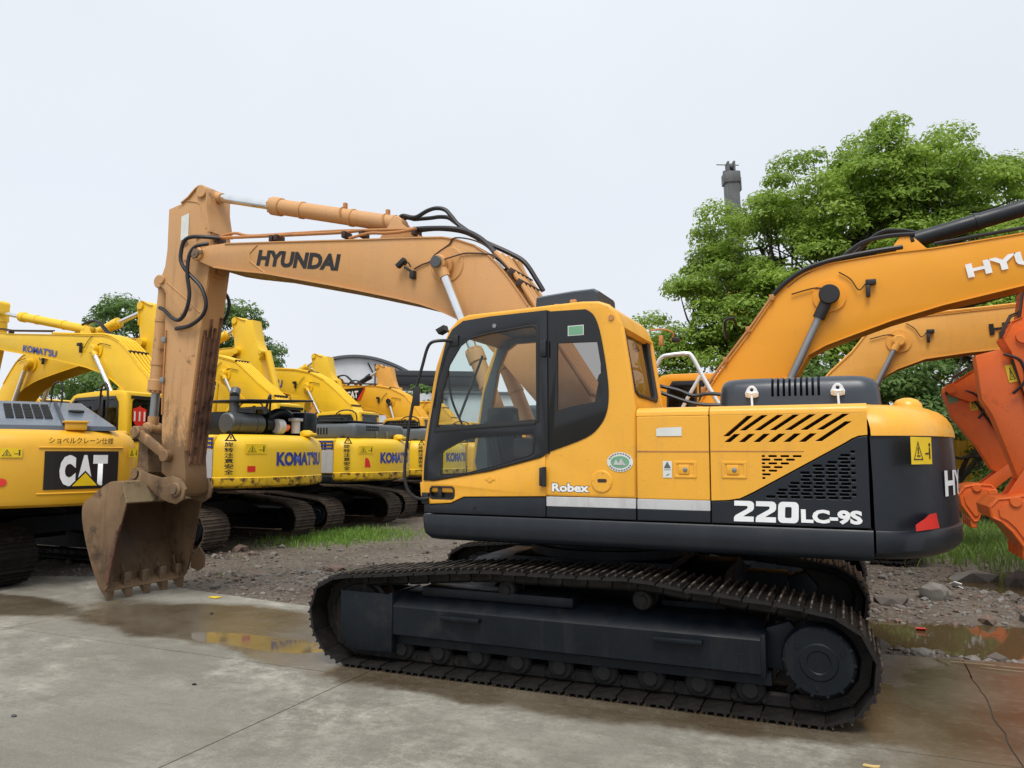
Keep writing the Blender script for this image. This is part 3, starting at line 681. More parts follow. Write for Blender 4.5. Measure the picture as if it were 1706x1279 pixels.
    # front windscreen and its bar
    fr = [out[k] for k in range(1, 10)]
    m = MB(); m.loft([[V((x-.02, y, z)) for x, z in fr] for y in (.42, 1.30)], closed=False, caps=False); m.build('windscreen', MAT['clear'], root, smooth=60)
    m = MB(); m.box(1.09, 1.125, .42, 1.30, 1.93, 1.975, bev=.008); m.tube([(1.0, .6, 2.62), (1.13, .8, 2.05)], .012, 6, smooth=False); m.tube([(1.02, 1.2, 2.58), (1.06, 1.15, 2.45), (1.10, 1.0, 2.2), (1.13, .75, 2.0)], .010, 6); m.build('wiper', MAT['black'], root)
    # interior
    m = MB(); m.box(-.40, .10, .62, 1.10, 1.45, 1.62, bev=.05); m.box(-.20, .30, .62, 1.10, 1.72, 1.84, bev=.05); 
    m.loft([[V((x, y, z)) for x, y in rrect(-.30+o, -.17+o, .66+i, 1.06-i, .04)] for z, o, i in ((1.80, .02, 0), (2.0, 0, .0), (2.22, -.03, .02), (2.36, -.055, .04), (2.42, -.06, .09), (2.55, -.07, .10), (2.58, -.07, .13))]); m.build('seat', MAT['seat'], root)
    m = MB(); m.box(-.05, .42, 1.13, 1.26, 1.70, 1.86, bev=.03); m.box(-.05, .42, .46, .59, 1.70, 1.86, bev=.03); m.cyl((.38, 1.19, 1.84), (.42, 1.19, 2.05), .022, n=10); m.cyl((.38, .52, 1.84), (.42, .52, 2.05), .022, n=10); m.cyl((.72, .75, 1.45), (.80, .75, 2.0), .02, n=8); m.cyl((.72, .95, 1.45), (.80, .95, 2.0), .02, n=8); m.box(.70, .98, .44, .56, 1.45, 2.15, bev=.03)
    m.tube([(-.42, 1.2, 2.05), (-.36, 1.22, 2.22), (-.33, 1.22, 2.40), (-.36, 1.2, 2.52)], .03, 8); m.build('console', MAT['black'], root)
    # roof hatch, lamps, mirror rail
    m = MB(); m.loft([[V((x, y, z)) for x, z in ((.30, 2.87), (.29, 3.03+s), (-.02, 3.055+s), (-.19, 3.06+s), (-.235, 3.035+s), (-.245, 2.87))] for y, s in ((.56, -.015), (.60, 0), (1.02, 0), (1.06, -.02))]); m.build('roof_hatch', MAT['hood'], root)
    m = MB(); m.box(-.10, -.05, 1.17, 1.21, 2.89, 2.945, bev=.006); m.cyl((-.43, 1.356, 2.75), (-.43, 1.372, 2.75), .022, n=12); m.box(.03, .07, 1.2, 1.25, 2.885, 2.91, bev=.004); m.build('roof_bracket', MAT['pipe'], root)
    m = MB()
    m.prism([(1.075, 2.755), (1.00, 2.79), (.985, 2.745), (1.045, 2.715)], 1.27, 1.36, bev=.008); m.tube([(1.0, 1.31, 2.745), (.965, 1.31, 2.735), (.945, 1.31, 2.70)], .010, 6); wl = m.build('work_light', MAT['black'], root)
    m = MB(); m.tube([(.88, 1.38, 2.645), (.956, 1.46, 2.642), (1.022, 1.5, 2.626), (1.065, 1.5, 2.575), (1.105, 1.5, 2.446), (1.160, 1.5, 2.263), (1.205, 1.5, 2.064), (1.231, 1.5, 1.898), (1.257, 1.5, 1.665), (1.250, 1.5, 1.500), (1.205, 1.48, 1.403), (1.147, 1.44, 1.371), (1.10, 1.39, 1.375)], .0135, 8); m.box(.84, .92, 1.375, 1.40, 2.60, 2.69, bev=.006); m.box(1.10, 1.16, 1.35, 1.40, 1.33, 1.42, bev=.006)
    ml = m.build('mirror_rail', MAT['black'], root)
    m = MB(); m.box(1.125, 1.185, 1.50, 1.515, 2.115, 2.27, bev=.004); m.build('mirror_bracket', MAT['black'], ml)
    # tail lamps at the rear right of the cab roof
    m = MB(); m.box(-.60, -.565, .33, .37, 2.66, 2.75, bev=.006); m.tube([(-.50, .42, 2.79), (-.60, .36, 2.80), (-.68, .32, 2.77), (-.66, .30, 2.70)], .009, 6); m.build('lamp_bracket', MAT['pipe'], root)
    m = MB(); m.box(-.73, -.665, .26, .32, 2.69, 2.735, bev=.01); m.build('rear_lamp', MAT['black'], root)
    # decals low behind the door
    P = lambda x, z: pmap((x, 1.362, z), (-1, 0, 0), (0, 0, 1), .004)
    lettering('lettering', 'Robex', MAT['white'], cb, P(.047, 1.449), .294, .064, bold=.04)
    lettering('lettering_edge', 'Robex', MAT['ink'], cb, pmap((.050, 1.362, 1.446), (-1, 0, 0), (0, 0, 1), .002), .302, .071, bold=.075)
    m = MB(); m.cyl((-.345, 1.355, 1.531), (-.345, 1.372, 1.531), .082, n=32, bev=.006)
    for k in range(4): t = R(90*k+10); m.cyl((-.345+.066*math.cos(t), 1.37, 1.531+.066*math.sin(t)), (-.345+.066*math.cos(t), 1.375, 1.531+.066*math.sin(t)), .007, n=6)
    fp = m.build('filler_cover', MAT['body'], root)
    m = MB(); m.prism(rrect(-.385, -.315, 1.525, 1.550, .01), 1.370, 1.3745); m.build('filler_slot', MAT['cable'], fp)
    f = P(-.485, 1.675)
    decal('round_sticker', [[(.098*math.cos(t*math.pi/16), .072*math.sin(t*math.pi/16)) for t in range(32)]], MAT['sticker'], cb, f)
    f2 = pmap((-.485, 1.362, 1.675), (-1, 0, 0), (0, 0, 1), .006)
    decal('round_sticker_print', [[(.070*math.cos(t*math.pi/14), .044*math.sin(t*math.pi/14)) for t in range(28)]], MAT['green'], cb, f2)
    pts = [(x, z) for x, z in ((-.05, -.02), (-.03, .02), (-.01, -.01), (.01, .03), (.03, -.005), (.05, -.025))]
    decal('round_sticker_hills', [pts], MAT['silver'], cb, pmap((-.485, 1.362, 1.675), (-1, 0, 0), (0, 0, 1), .008))
    arc = [[((q)*math.cos(R(a)), (q*.73)*math.sin(R(a))) for a, q in ((a0, .079), (a0+9, .079), (a0+9, .090), (a0, .090))] for a0 in list(range(25, 156, 14))+list(range(205, 336, 14))]
    decal('round_sticker_words', arc, MAT['grey'], cb, f2)

def front(root):
    prof = TOPB + FOOT + BOTB
    yc = -.2; y0, y1 = -.46, .06
    m = MB(); m.prism([(x, z) for x, z in prof], y0+.02, y1-.0, bev=.004)
    edge_strip(m, [p for p in reversed(BOTB)][2:], y0, y1+.022, -.016)                 # bottom plate proud of the sides
    edge_strip(m, TOPB[3:], y0, y1+.012, .012)
    # boom tip boss, cylinder boss, weld ribs
    m.cyl((5.055, y0-.02, 4.115), (5.055, y1+.03, 4.115), .085, n=24, bev=.01)
    m.cyl((1.66, y0-.05, 3.655), (1.66, y1+.012, 3.655), .19, n=32, bev=.008); m.cyl((1.69, y0-.08, 3.652), (1.69, y1+.06, 3.652), .115, n=28)
    for pts in ([(4.016, 3.79), (4.249, 3.951), (4.253, 4.043), (4.142, 4.13)],):
        m.tube([(x, y1+.002, z) for x, z in pts], .009, 6, smooth=False)
    bo = m.build('boom', MAT['boom'], root, smooth=28)
    m = MB(); m.cyl((5.055, y1+.03, 4.115), (5.055, y1+.055, 4.115), .055, n=20); m.cyl((5.055, y1+.05, 4.115), (5.055, y1+.062, 4.115), .022, n=12); m.box(4.95, 5.02, y1+.02, y1+.04, 4.10, 4.15, bev=.005); m.build('boom_pin', MAT['tooth'], bo)
    f = pmap((4.150, y1, 3.885), (-1, 0, -.148), (-.02, 0, 1), .004)
    lettering('lettering', 'HYUNDAI', MAT['ink'], bo, lambda a, b, h=0: f(a-.25*b*0+.18*b, b, h), 1.150, .188, bold=.05)
    # arm cylinder mount on top of the boom
    m = MB()
    for s in (-.085, .085): m.prism([(2.78, 4.04), (2.60, 4.06), (2.48, 4.20), (2.43, 4.275), (2.36, 4.275), (2.30, 4.20), (2.0, 3.99)], yc+s-.018, yc+s+.018, bev=.004)
    m.build('cylinder_bracket', MAT['boom'], bo)
    hcyl(root, (5.095, -.2, 4.905), (2.40, -.2, 4.232), .655, .052, .092, MAT['boom'], 'arm_cylinder', eye=.075, w=.075)
    for y in (.15, -.55):
        hcyl(root, (1.70, y, 3.652), (.72, y, 1.36), .60, .046, .078, MAT['boom'], 'boom_cylinder', eye=.085, w=.065)
    m = MB(); m.cyl((1.70, -.66, 3.652), (1.70, .235, 3.652), .05, n=20); m.cyl((1.70, .225, 3.652), (1.70, .245, 3.652), .062, n=20, bev=.006); m.build('cylinder_pin', MAT['exhaust'], bo)
    # --- arm
    A = [(5.66, 4.77), (5.44, 4.82), (5.33, 4.88), (5.22, 4.97), (5.165, 4.998), (5.11, 4.998), (5.06, 4.965), (5.035, 4.90), (5.03, 4.7), (4.99, 4.52), (4.965, 4.36), (4.96, 3.98), (5.07, 3.15), (5.245, 1.75), (5.215, 1.50), (5.20, 1.33), (5.225, 1.25), (5.30, 1.215), (5.375, 1.245), (5.43, 1.33), (5.47, 1.42), (5.60, 1.50), (5.625, 2.0), (5.645, 3.17), (5.655, 3.70), (5.69, 3.76), (5.75, 3.80), (5.765, 3.88), (5.72, 3.97), (5.685, 4.05), (5.66, 4.25)]
    m = MB(); m.prism(A, -.375, -.035, bev=.006)
    edge_strip(m, [(5.44, 4.815), (5.33, 4.872), (5.22, 4.962), (5.165, 4.99), (5.11, 4.99), (5.06, 4.957), (5.035, 4.90), (5.03, 4.7), (4.99, 4.52), (4.966, 4.40)], -.40, -.012, -.014)
    m.cyl((5.11, -.41, 4.92), (5.11, 0.0, 4.92), .078, n=24, bev=.008)
    m.cyl((5.73, -.40, 3.88), (5.73, -.01, 3.88), .055, n=20, bev=.006)
    m.tube([(5.64, -.033, 3.845), (5.30, -.033, 3.60), (5.08, -.033, 3.42)], .008, 6, smooth=False)
    m.tube([(5.37, -.033, 4.84), (5.17, -.033, 4.79), (5.12, -.033, 4.70), (5.03, -.033, 4.45)], .008, 6)
    ar = m.build('arm', MAT['arm'], root, smooth=28)
    m = MB(); edge_strip(m, [(4.962, 3.86), (4.968, 3.98-.08), (5.07, 3.15), (5.245, 1.76)], -.36, -.05, -.005); m.build('arm_face', MAT['boom'], ar, label='pale scratched rear face of the arm')
    m = MB(); edge_strip(m, [(5.066, 3.14), (5.238, 1.60)], -.335, -.075, -.010)
    for y, zt in ((-.325, 3.40), (-.25, 3.26), (-.175, 3.36), (-.10, 3.22)): edge_strip(m, [(5.066-(zt-3.14)*.118, zt), (5.238, 1.60)], y-.014, y+.014, -.026)
    m.build('wear_plate', MAT['scrape'], ar, label='rust-streaked wear plate on the rear face of the arm')
    m = MB(); m.prism([(5.09, 4.84), (5.155, 4.855), (5.16, 4.95), (5.13, 4.975), (5.10, 4.965), (5.085, 4.93)], -.012, -.004, bev=.003); m.build('pin_cover', MAT['exhaust'], ar)
    decal('plate_sticker', [[(0, 0), (.125, .03), (.125, .335), (0, .305)]], MAT['sticker'], ar, pmap((5.44, -.034, 4.345), (-1, 0, 0), (0, 0, 1), .003))
    m = MB()
    for z in (3.12, 2.62): m.box(5.60, 5.66, -.034, .0, z-.035, z+.035, bev=.006)
    m.build('pipe_clamp', MAT['steel'], ar)
    m = MB(); m.tube([(5.61, -.02, 3.24), (5.615, -.02, 2.9), (5.62, -.02, 2.5), (5.615, -.02, 2.2)], .010, 6); m.build('grease_pipe', MAT['pipe'], ar)
    hcyl(root, (5.965, -.2, 2.03), (5.83, -.2, 3.88), .74, .052, .088, MAT['arm'], 'bucket_cylinder', eye=.085, w=.13, rod_mat=MAT['steel'])
    # --- links
    for y in (.0, -.41):
        m = MB(); P0, P1 = V((5.985, y, 1.99)), V((5.49, y, 1.70)); d = (P1-P0).normalized(); n = V((d.z, 0, -d.x))
        q = [(P0+n*.055).xz, (P1+n*.055).xz, (P1+d*.06).xz, (P1-n*.055).xz, (P0-n*.055).xz, (P0-d*.06).xz]
        m.prism([(a.x, a.y) for a in q], y-.03, y+.03, bev=.008)
        for p in (P0, P1): m.cyl(p-V((0, .04, 0)), p+V((0, .055, 0)), .075, n=22, bev=.01)
        m.build('side_link', MAT['arm'], root)
    m = MB(); m.prism([(6.04, 2.02), (5.90, 2.03), (5.86, 1.5), (5.93, 1.42), (6.03, 1.42), (6.07, 1.5)], -.34, -.07, bev=.02); m.cyl((5.97, -.42, 1.99), (5.97, .02, 1.99), .06, n=18); m.cyl((5.98, -.42, 1.48), (5.98, .02, 1.48), .07, n=18); m.build('bucket_link', MAT['rust'], root)
    bucket(root)
    # --- hoses and pipes
    def H(pts, rad=.021, mt='hose', nm='hydraulic_hose', n=8): m = MB(); m.tube(pts, rad, n); return m.build(nm, MAT[mt], bo)
    H([(4.82, -.05, 4.315), (4.95, .04, 4.318), (5.10, .10, 4.322), (5.20, .12, 4.29), (5.25, .12, 4.20), (5.262, .12, 4.06), (5.22, .11, 3.96), (5.14, .08, 3.86), (5.0, .05, 3.72), (4.925, .04, 3.56), (4.93, .03, 3.44), (5.01, .03, 3.335), (5.18, .03, 3.255), (5.42, .0, 3.24)], .024)
    H([(4.93, .02, 4.24), (5.06, .09, 4.20), (5.14, .11, 4.08), (5.155, .11, 3.86), (5.13, .09, 3.62), (5.19, .08, 3.42), (5.32, .05, 3.335), (5.47, .02, 3.375), (5.62, .0, 3.48), (5.74, -.03, 3.53)], .024)
    H([(5.2, -.42, 3.86), (5.12, -.45, 3.76), (5.06, -.46, 3.68), (5.036, -.46, 3.575), (5.08, -.45, 3.42), (5.2, -.41, 3.30)], .022)
    H([(5.18, -.02, 4.36), (5.0, -.08, 4.345), (4.671, -.1, 4.318), (4.083, -.1, 4.272), (3.117, -.1, 4.200), (2.843, -.1, 4.190), (2.163, -.1, 4.128)], .020, 'pipe', 'hydraulic_pipe')
    H([(4.95, -.14, 4.36), (4.7, -.16, 4.39), (4.45, -.16, 4.33), (3.8, -.16, 4.285), (3.1, -.16, 4.235), (2.5, -.16, 4.17), (2.2, -.16, 4.14)], .018, 'pipe', 'hydraulic_pipe')
    H([(2.95, -.05, 4.10), (2.7, -.05, 4.13), (2.5, -.05, 4.11), (2.3, -.05, 4.10), (2.1, -.05, 4.115)], .018, 'pipe', 'hydraulic_pipe')
    H([(2.16, -.1, 4.128), (1.977, -.1, 4.116), (1.733, -.1, 4.087), (1.540, -.1, 4.038), (1.364, -.08, 3.938), (1.220, -.05, 3.809), (1.10, -.02, 3.66), (1.04, .0, 3.565)], .027)
    H([(2.16, -.2, 4.14), (1.9, -.2, 4.13), (1.6, -.2, 4.06), (1.35, -.2, 3.92), (1.1, -.22, 3.79), (.92, -.22, 3.67), (.78, -.22, 3.46), (.72, -.22, 3.36)], .025)
    for dy in (0, -.08):
        H([(2.40, -.2+dy, 4.31), (2.36, -.2+dy, 4.33), (2.30, -.2+dy, 4.315), (2.256, -.2+dy, 4.30), (2.177, -.2+dy, 4.295), (2.052, -.2+dy, 4.345+dy*.7), (1.943, -.2+dy, 4.36+dy*.9), (1.835, -.2+dy, 4.33+dy*.8), (1.758, -.2+dy, 4.25+dy*.5), (1.666, -.2+dy, 4.14), (1.52, -.2+dy, 4.03), (1.4, -.2, 3.94)], .023)
    # pipe bundle down the back of the boom
    for k in range(5):
        y = .02-.105*k
        H([(1.14-.02*k, y, 3.74), (.99, y, 3.58), (.87, y, 3.42), (.745, y, 3.225), (.38, y, 2.65), (.14, y, 2.28)], .027, 'boom', 'hydraulic_pipe')
    m = MB()
    for x, z in ((.945, 3.50), (.86, 3.385)):
        m = MB() if x > .9 else (m.build('pipe_clamp', MAT['cable'], bo) and MB())
        for k in range(5): y = .02-.105*k; m.box(-.03, .03, y-.035, y+.035, -.035, .035, bev=.006, mat=Matrix.Translation((x+.01, 0, z+.02)) @ Matrix.Rotation(R(-35), 4, 'Y'))
    m.build('pipe_clamp', MAT['cable'], bo)
    for x, z in ((4.88, 4.26), (4.05, 4.19), (3.98, 4.19), (3.03, 4.12), (2.80, 4.10), (2.13, 4.05)):
        m = MB(); m.box(x-.025, x+.025, -.19, -.04, z, z+.075, bev=.008); m.build('pipe_clamp', MAT['cable'], bo)
    for x, z in ((3.12, 4.43), (2.55, 4.28)):
        m = MB(); m.cyl((x-.012, -.2, z), (x+.012, -.2, z-.006), .100, n=24); m.box(x-.018, x+.018, -.22, -.18, z+.08, z+.14); m.build('pipe_clamp', MAT['pipe'], bo)
    H([(2.042, .075, 3.643), (1.95, .075, 3.68), (1.855, .072, 3.705), (1.811, .072, 3.761), (1.72, .072, 3.815), (1.635, .072, 3.861), (1.578, .072, 3.921), (1.405, .072, 3.890), (1.25, .06, 3.82), (1.15, .03, 3.73)], .008, 'cable', 'lamp_cable', 6)
    H([(1.619, .20, 3.675), (1.54, .12, 3.72), (1.48, .08, 3.745), (1.40, .075, 3.745), (1.206, .07, 3.718), (1.123, .06, 3.690), (1.03, .05, 3.60), (.95, .03, 3.50)], .008, 'cable', 'grease_pipe', 6)
    m = MB(); m.cyl((1.16, 0, 3.66), (1.03, 0.02, 3.55), .03, n=12); m.build('hose_coupling', MAT['steel'], bo)
    m = MB(); m.box(-.06, .06, -.03, .03, -.025, .025, bev=.008, mat=Matrix.Translation((2.165, .13, 3.705)) @ Matrix.Rotation(R(38), 4, 'Y')); m.box(2.02, 2.07, .06, .13, 3.535, 3.62, bev=.008); m.tube([(2.13, .12, 3.66), (2.08, .12, 3.63), (2.05, .10, 3.60)], .014, 6); m.tube([(2.13, .12, 3.68), (2.08, .14, 3.70), (2.055, .12, 3.655)], .007, 6); m.build('work_light', MAT['black'], bo)

def bucket(root):
    # wrapper profile from the top front edge over the back down to the lip
    P = [(5.730, 1.155), (5.815, 1.392), (5.93, 1.402), (6.03, 1.385), (6.19, 1.30), (6.33, 1.205), (6.42, 1.15), (6.462, 1.10), (6.468, 1.0), (6.445, .87), (6.39, .70), (6.325, .54), (6.24, .36), (6.16, .215), (6.10, .13)]
    Y0, Y1 = -.83, .31; lip = lambda y: .008 - .07*(Y1-y)/(Y1-Y0)*.45
    m = MB()
    out = curve2(P[2:], 3); out = [P[0], P[1]] + out
    n = len(out); rings = []
    cx, cz = 6.0, .8
    inn = [(x+(cx-x)*.055, z+(cz-z)*.045) for x, z in out]
    for i in range(n):
        rings.append([V((out[i][0], Y0, out[i][1])), V((out[i][0], Y1, out[i][1])), V((inn[i][0], Y1, inn[i][1])), V((inn[i][0], Y0, inn[i][1]))])
    m.loft(rings)
    bk = m.build('bucket', MAT['rust'], root, smooth=40)
    # inside lining
    m = MB(); k = [(x+(cx-x)*.062, z+(cz-z)*.055) for x, z in out]
    m.loft([[V((x, y, z)) for x, z in k] for y in (Y0+.02, -.6, -.2, .1, Y1-.02)], closed=False, caps=False); m.build('bucket_lining', MAT['inner'], bk, smooth=50)
    side = out + [(6.02, .115), (5.965, .185), (5.93, .33), (5.885, .62), (5.84, .80), (5.79, .95)]
    for y, w in ((Y1, .022), (Y0-.022, .022)):
        m = MB(); m.prism(side, y, y+w, bev=.004); m.build('side_plate', MAT['rust'], bk)
    for y in (Y1+.018, Y0-.04):
        m = MB(); m.prism([(5.818, .88), (5.80, .90), (5.815, .86), (5.955, .215), (5.99, .20), (6.03, .28), (5.98, .42), (5.86, .84)], y, y+.02, bev=.004)
        m.build('side_cutter', MAT['scrape'], bk)
    # far wear ear
    m = MB(); m.prism([(5.80, .52), (5.70, .42), (5.70, .26), (5.80, .20), (5.93, .24), (5.93, .40)], Y0-.06, Y0-.035, bev=.006); m.build('side_cutter', MAT['rust'], bk)
    # band along the top edge, cutting edge, teeth
    m = MB(); edge_strip(m, [(5.726, 1.15), (5.81, 1.388)], Y0-.03, Y1+.03, .02); m.build('top_band', MAT['lip'], bk)
    m = MB(); m.prism([(6.12, .16), (6.10, .19), (6.02, .145), (6.00, .115), (6.05, .10)], Y0, Y1, bev=.004)
    m.build('cutting_edge', MAT['rust'], bk)
    for k in range(5):
        y = Y1-.045 - k*(Y1-Y0-.09)/4; zt = lip(y)
        m = MB(); w = .062
        rings = []
        for t, hw, dz in ((0, w, .055), (.25, w, .05), (.5, w*.9, .04), (.8, w*.72, .026), (1, w*.6, .012)):
            cxx = 6.085-.075*t; czz = .20+(zt+.01-.20)*t
            rings.append([V((cxx+dz, y-hw, czz)), V((cxx+dz, y+hw, czz)), V((cxx-dz, y+hw, czz)), V((cxx-dz, y-hw, czz))])
        m.loft(rings); m.box(6.02, 6.12, y-.05, y+.05, .13, .30, bev=.02); m.build('tooth', MAT['tooth'], bk, smooth=50)
        m = MB(); m.tube([(6.02, y, .15), (6.10, y, .26), (6.15, y, .40)], .012, 6); m.build('tooth_weld', MAT['rust'], bk)
    # ears that carry the bucket pins
    ear = [(6.10, 1.39), (6.02, 1.50), (5.95, 1.535), (5.87, 1.53), (5.802, 1.50), (5.70, 1.46), (5.60, 1.435), (5.476, 1.43), (5.385, 1.39), (5.345, 1.32), (5.36, 1.22), (5.43, 1.12), (5.55, 1.085), (5.60, 1.15), (5.66, 1.24), (5.74, 1.33)]
    ear2 = [(6.10, 1.38), (6.02, 1.49), (5.9, 1.53), (5.75, 1.48), (5.55, 1.44), (5.36, 1.46), (5.22, 1.42), (5.15, 1.31), (5.18, 1.19), (5.29, 1.13), (5.42, 1.15), (5.6, 1.22), (5.75, 1.33)]
    for y in (-.015, -.43):
        m = MB(); m.prism(ear2, y, y+.035, bev=.006); m.cyl((5.29, y-.02, 1.30), (5.29, y+.07, 1.30), .085, n=22, bev=.012); m.cyl((5.98, y-.01, 1.47), (5.98, y+.05, 1.47), .05, n=16); m.build('bucket_ear', MAT['rust'], bk)
    m = MB(); m.cyl((5.29, -.45, 1.30), (5.29, .075, 1.30), .05, n=18); m.build('bucket_pin', MAT['tooth'], bk)
# ---------------------------------------------------------------- the other excavators
F0 = (.05, 1.75)
def rot2(p, a, c=F0):
    s, k = math.sin(a), math.cos(a); x, z = p[0]-c[0], p[1]-c[1]
    return (c[0]+k*x-s*z, c[1]+s*x+k*z)
def cab_meshes():
    out = [(1.13, 1.27), (1.188, 1.52), (1.168, 1.833), (1.095, 2.28), (1.059, 2.459), (1.003, 2.610), (.945, 2.745), (.863, 2.826), (.769, 2.858), (.385, 2.885), (.071, 2.90), (-.33, 2.90), (-.45, 2.88), (-.53, 2.80), (-.56, 2.68), (-.60, 1.27)]
    w1 = [(1.08, 1.62), (1.06, 1.933), (.98, 2.372), (.90, 2.657), (.78, 2.76), (.12, 2.78), (.12, 1.50), (.95, 1.42)]
    w2 = [(.06, 2.78), (-.28, 2.78), (-.36, 2.66), (-.38, 1.9), (.06, 1.7)]
    m = MB(); m.prism(out, 1.31, 1.36, bev=.02, holes=[w1, w2]); m.prism(out, .38, .43, bev=.02, holes=[w1, w2])
    edge_strip(m, out[7:14], .41, 1.33, .05)
    bm = plate_bm([(.40, 1.27), (1.34, 1.27), (1.34, 2.86), (.40, 2.86)], [rrect(.50, 1.23, 2.0, 2.74, .07)], .05, .01)
    for v in bm.verts: v.co = V((-.565+v.co.z+(v.co.y-2)*.02, v.co.x, v.co.y))
    m.merge(bm); m.box(-.58, 1.1, .43, 1.31, 1.27, 1.36)
    shell = m.mesh('cab')
    m = MB()
    for y in (1.345, .385):
        for w in (w1, w2): m.raw([(x, y, z) for x, z in w], [range(len(w))])
    m.raw([(-.565, y, z) for y, z in rrect(.50, 1.23, 2.0, 2.74, .07)], [range(20)])
    m.loft([[V((x-.03, y, z)) for x, z in out[1:8]] for y in (.42, 1.31)], closed=False, caps=False)
    panes = m.mesh('cab_glass')
    m = MB()
    for w, k in ((w1, .93), (w2, .86)):
        cx = sum(p[0] for p in w)/len(w); cz = sum(p[1] for p in w)/len(w)
        o_ = [(cx+(x-cx)*1.03, cz+(z-cz)*1.03) for x, z in w]; i_ = [(cx+(x-cx)*k, cz+(z-cz)*k) for x, z in w]
        m.prism(o_, 1.35, 1.375, bev=.004, holes=[i_]); m.prism(o_, .365, .39, bev=.004, holes=[i_])
    m.box(.05, .13, 1.352, 1.377, 1.45, 2.82, bev=.005); m.box(.13, 1.07, 1.352, 1.372, 1.90, 1.99, bev=.004)
    m.box(-.60, -.585, .46, 1.27, 2.74, 2.80); m.box(-.60, -.585, .46, 1.27, 1.94, 2.0)
    frame = m.mesh('door_frame')
    m = MB(); m.box(-.35, .25, .6, 1.1, 1.4, 1.82, bev=.05); m.box(-.32, -.16, .63, 1.07, 1.8, 2.5, bev=.05); m.box(.72, 1.0, .44, .56, 1.4, 2.1, bev=.03); m.box(-.05, .42, 1.13, 1.26, 1.4, 1.86, bev=.03)
    seat = m.mesh('seat')
    return shell, panes, frame, seat
CABM = cab_meshes()
def put(name, me, mat, parent):
    o = bpy.data.objects.new(name, me); COL.objects.link(o); o.parent = parent
    if not me.materials: me.materials.append(mat)
    if me.materials[0] != mat: o.material_slots[0].link = 'OBJECT'; o.material_slots[0].material = mat
    return o
def arm_me():
    A = [(5.66, 4.77), (5.44, 4.82), (5.33, 4.88), (5.22, 4.97), (5.165, 4.998), (5.11, 4.998), (5.06, 4.965), (5.035, 4.90), (5.03, 4.7), (4.99, 4.52), (4.965, 4.36), (4.96, 3.98), (5.07, 3.15), (5.215, 1.75), (5.20, 1.33), (5.225, 1.25), (5.30, 1.215), (5.375, 1.245), (5.47, 1.42), (5.60, 1.50), (5.645, 3.17), (5.655, 3.70), (5.75, 3.80), (5.765, 3.88), (5.70, 4.0), (5.66, 4.25)]
    m = MB(); m.prism([(x-5.055, z-4.115) for x, z in A], -.17, .17, bev=.008)
    edge_strip(m, [(x-5.055, z-4.115) for x, z in A[1:10]], -.20, .20, -.014)
    m.cyl((.055, -.21, .805), (.055, .21, .805), .08, n=16); m.cyl((.675, -.19, -.235), (.675, .19, -.235), .06, n=14)
    for y in (.03, -.03):
        pass
    return m.mesh('arm')
def bkt_me():
    P = [(5.730, 1.155), (5.815, 1.392), (5.93, 1.402), (6.03, 1.385), (6.19, 1.30), (6.33, 1.205), (6.42, 1.15), (6.462, 1.10), (6.468, 1.0), (6.445, .87), (6.325, .54), (6.16, .215), (6.10, .13), (6.02, .115), (5.93, .33), (5.84, .80)]
    P = [(x-5.055, z-4.115) for x, z in P]
    m = MB(); n = 13; out = P[:n]; inn = [(x+(.945-x)*.06, z+(-3.3-z)*.05) for x, z in out]
    m.loft([[V((out[i][0], -.57, out[i][1])), V((out[i][0], .57, out[i][1])), V((inn[i][0], .57, inn[i][1])), V((inn[i][0], -.57, inn[i][1]))] for i in range(n)])
    for y in (-.59, .565): m.prism(P, y, y+.025)
    for k in range(5): y = -.5+.25*k; m.loft([[V((1.045+.05*a-.12*t, y-w, -4.0-.14*t)), V((1.045+.05*a-.12*t, y+w, -4.0-.14*t)), V((1.0-.03*a-.1*t, y+w, -4.0-.14*t)), V((1.0-.03*a-.1*t, y-w, -4.0-.14*t))] for t, w, a in ((0, .06, 1), (1, .03, .1))])
    for y in (-.22, .19): m.prism([(1.045, -2.73), (.9, -2.58), (.7, -2.63), (.42, -2.65), (.16, -2.7), (.11, -2.85), (.235, -2.99), (.55, -2.9)], y, y+.035)
    return m.mesh('bucket')
ARM_ME, BKT_ME = arm_me(), bkt_me()
def blink_me():
    m = MB()
    for y in (-.21, .17): m.prism([(.93, -2.08), (.97, -2.13), (.45, -2.47), (.41, -2.40)], y, y+.04)
    m.box(.85, .98, -.14, .14, -2.65, -2.10, bev=.02)
    return m.mesh('bucket_link')
LNK_ME = blink_me()
def bcyl_me():
    m = MB(); m.cyl((.775, 0, -.235), (.86, 0, -1.6), .085, n=16); m.cyl((.855, 0, -1.5), (.865, 0, -1.64), .10, n=16); m.cyl((.86, 0, -1.6), (.915, 0, -2.1), .05, n=14); m.cyl((.915, -.12, -2.1), (.915, .12, -2.1), .075, n=14)
    return m.mesh('bucket_cylinder')
BCY_ME = bcyl_me()
def wprof(cx, sgn, top, bot):
    """boom outline measured in the yard -> the machine's own frame, with the usual foot added"""
    f = lambda L: [((x-cx)*sgn, z) for x, z in L]
    return f(top) + [(.0, 2.02), (-.07, 1.85), (-.08, 1.70), (.0, 1.61), (.14, 1.61), (.26, 1.72), (.62, 2.15)] + f(bot)
def side_text(parent, txt, mat, y, p0, p1, h, left=True, bold=.03, shear=0):
    """writing on a boom side from p0 to p1 (baseline, machine frame)"""
    a, b = V((p0[0], y, p0[1])), V((p1[0], y, p1[1])); w = (b-a).length
    ud = (b-a).normalized(); vd = V((-ud.z, 0, ud.x)); vd = vd if vd.z > 0 else -vd
    return lettering('lettering', txt, mat, parent, lambda u_, v_, h_=0: a+ud*(u_+shear*v_)+vd*v_+V((0, .004 if left else -.004, 0)), w, h, bold=bold)
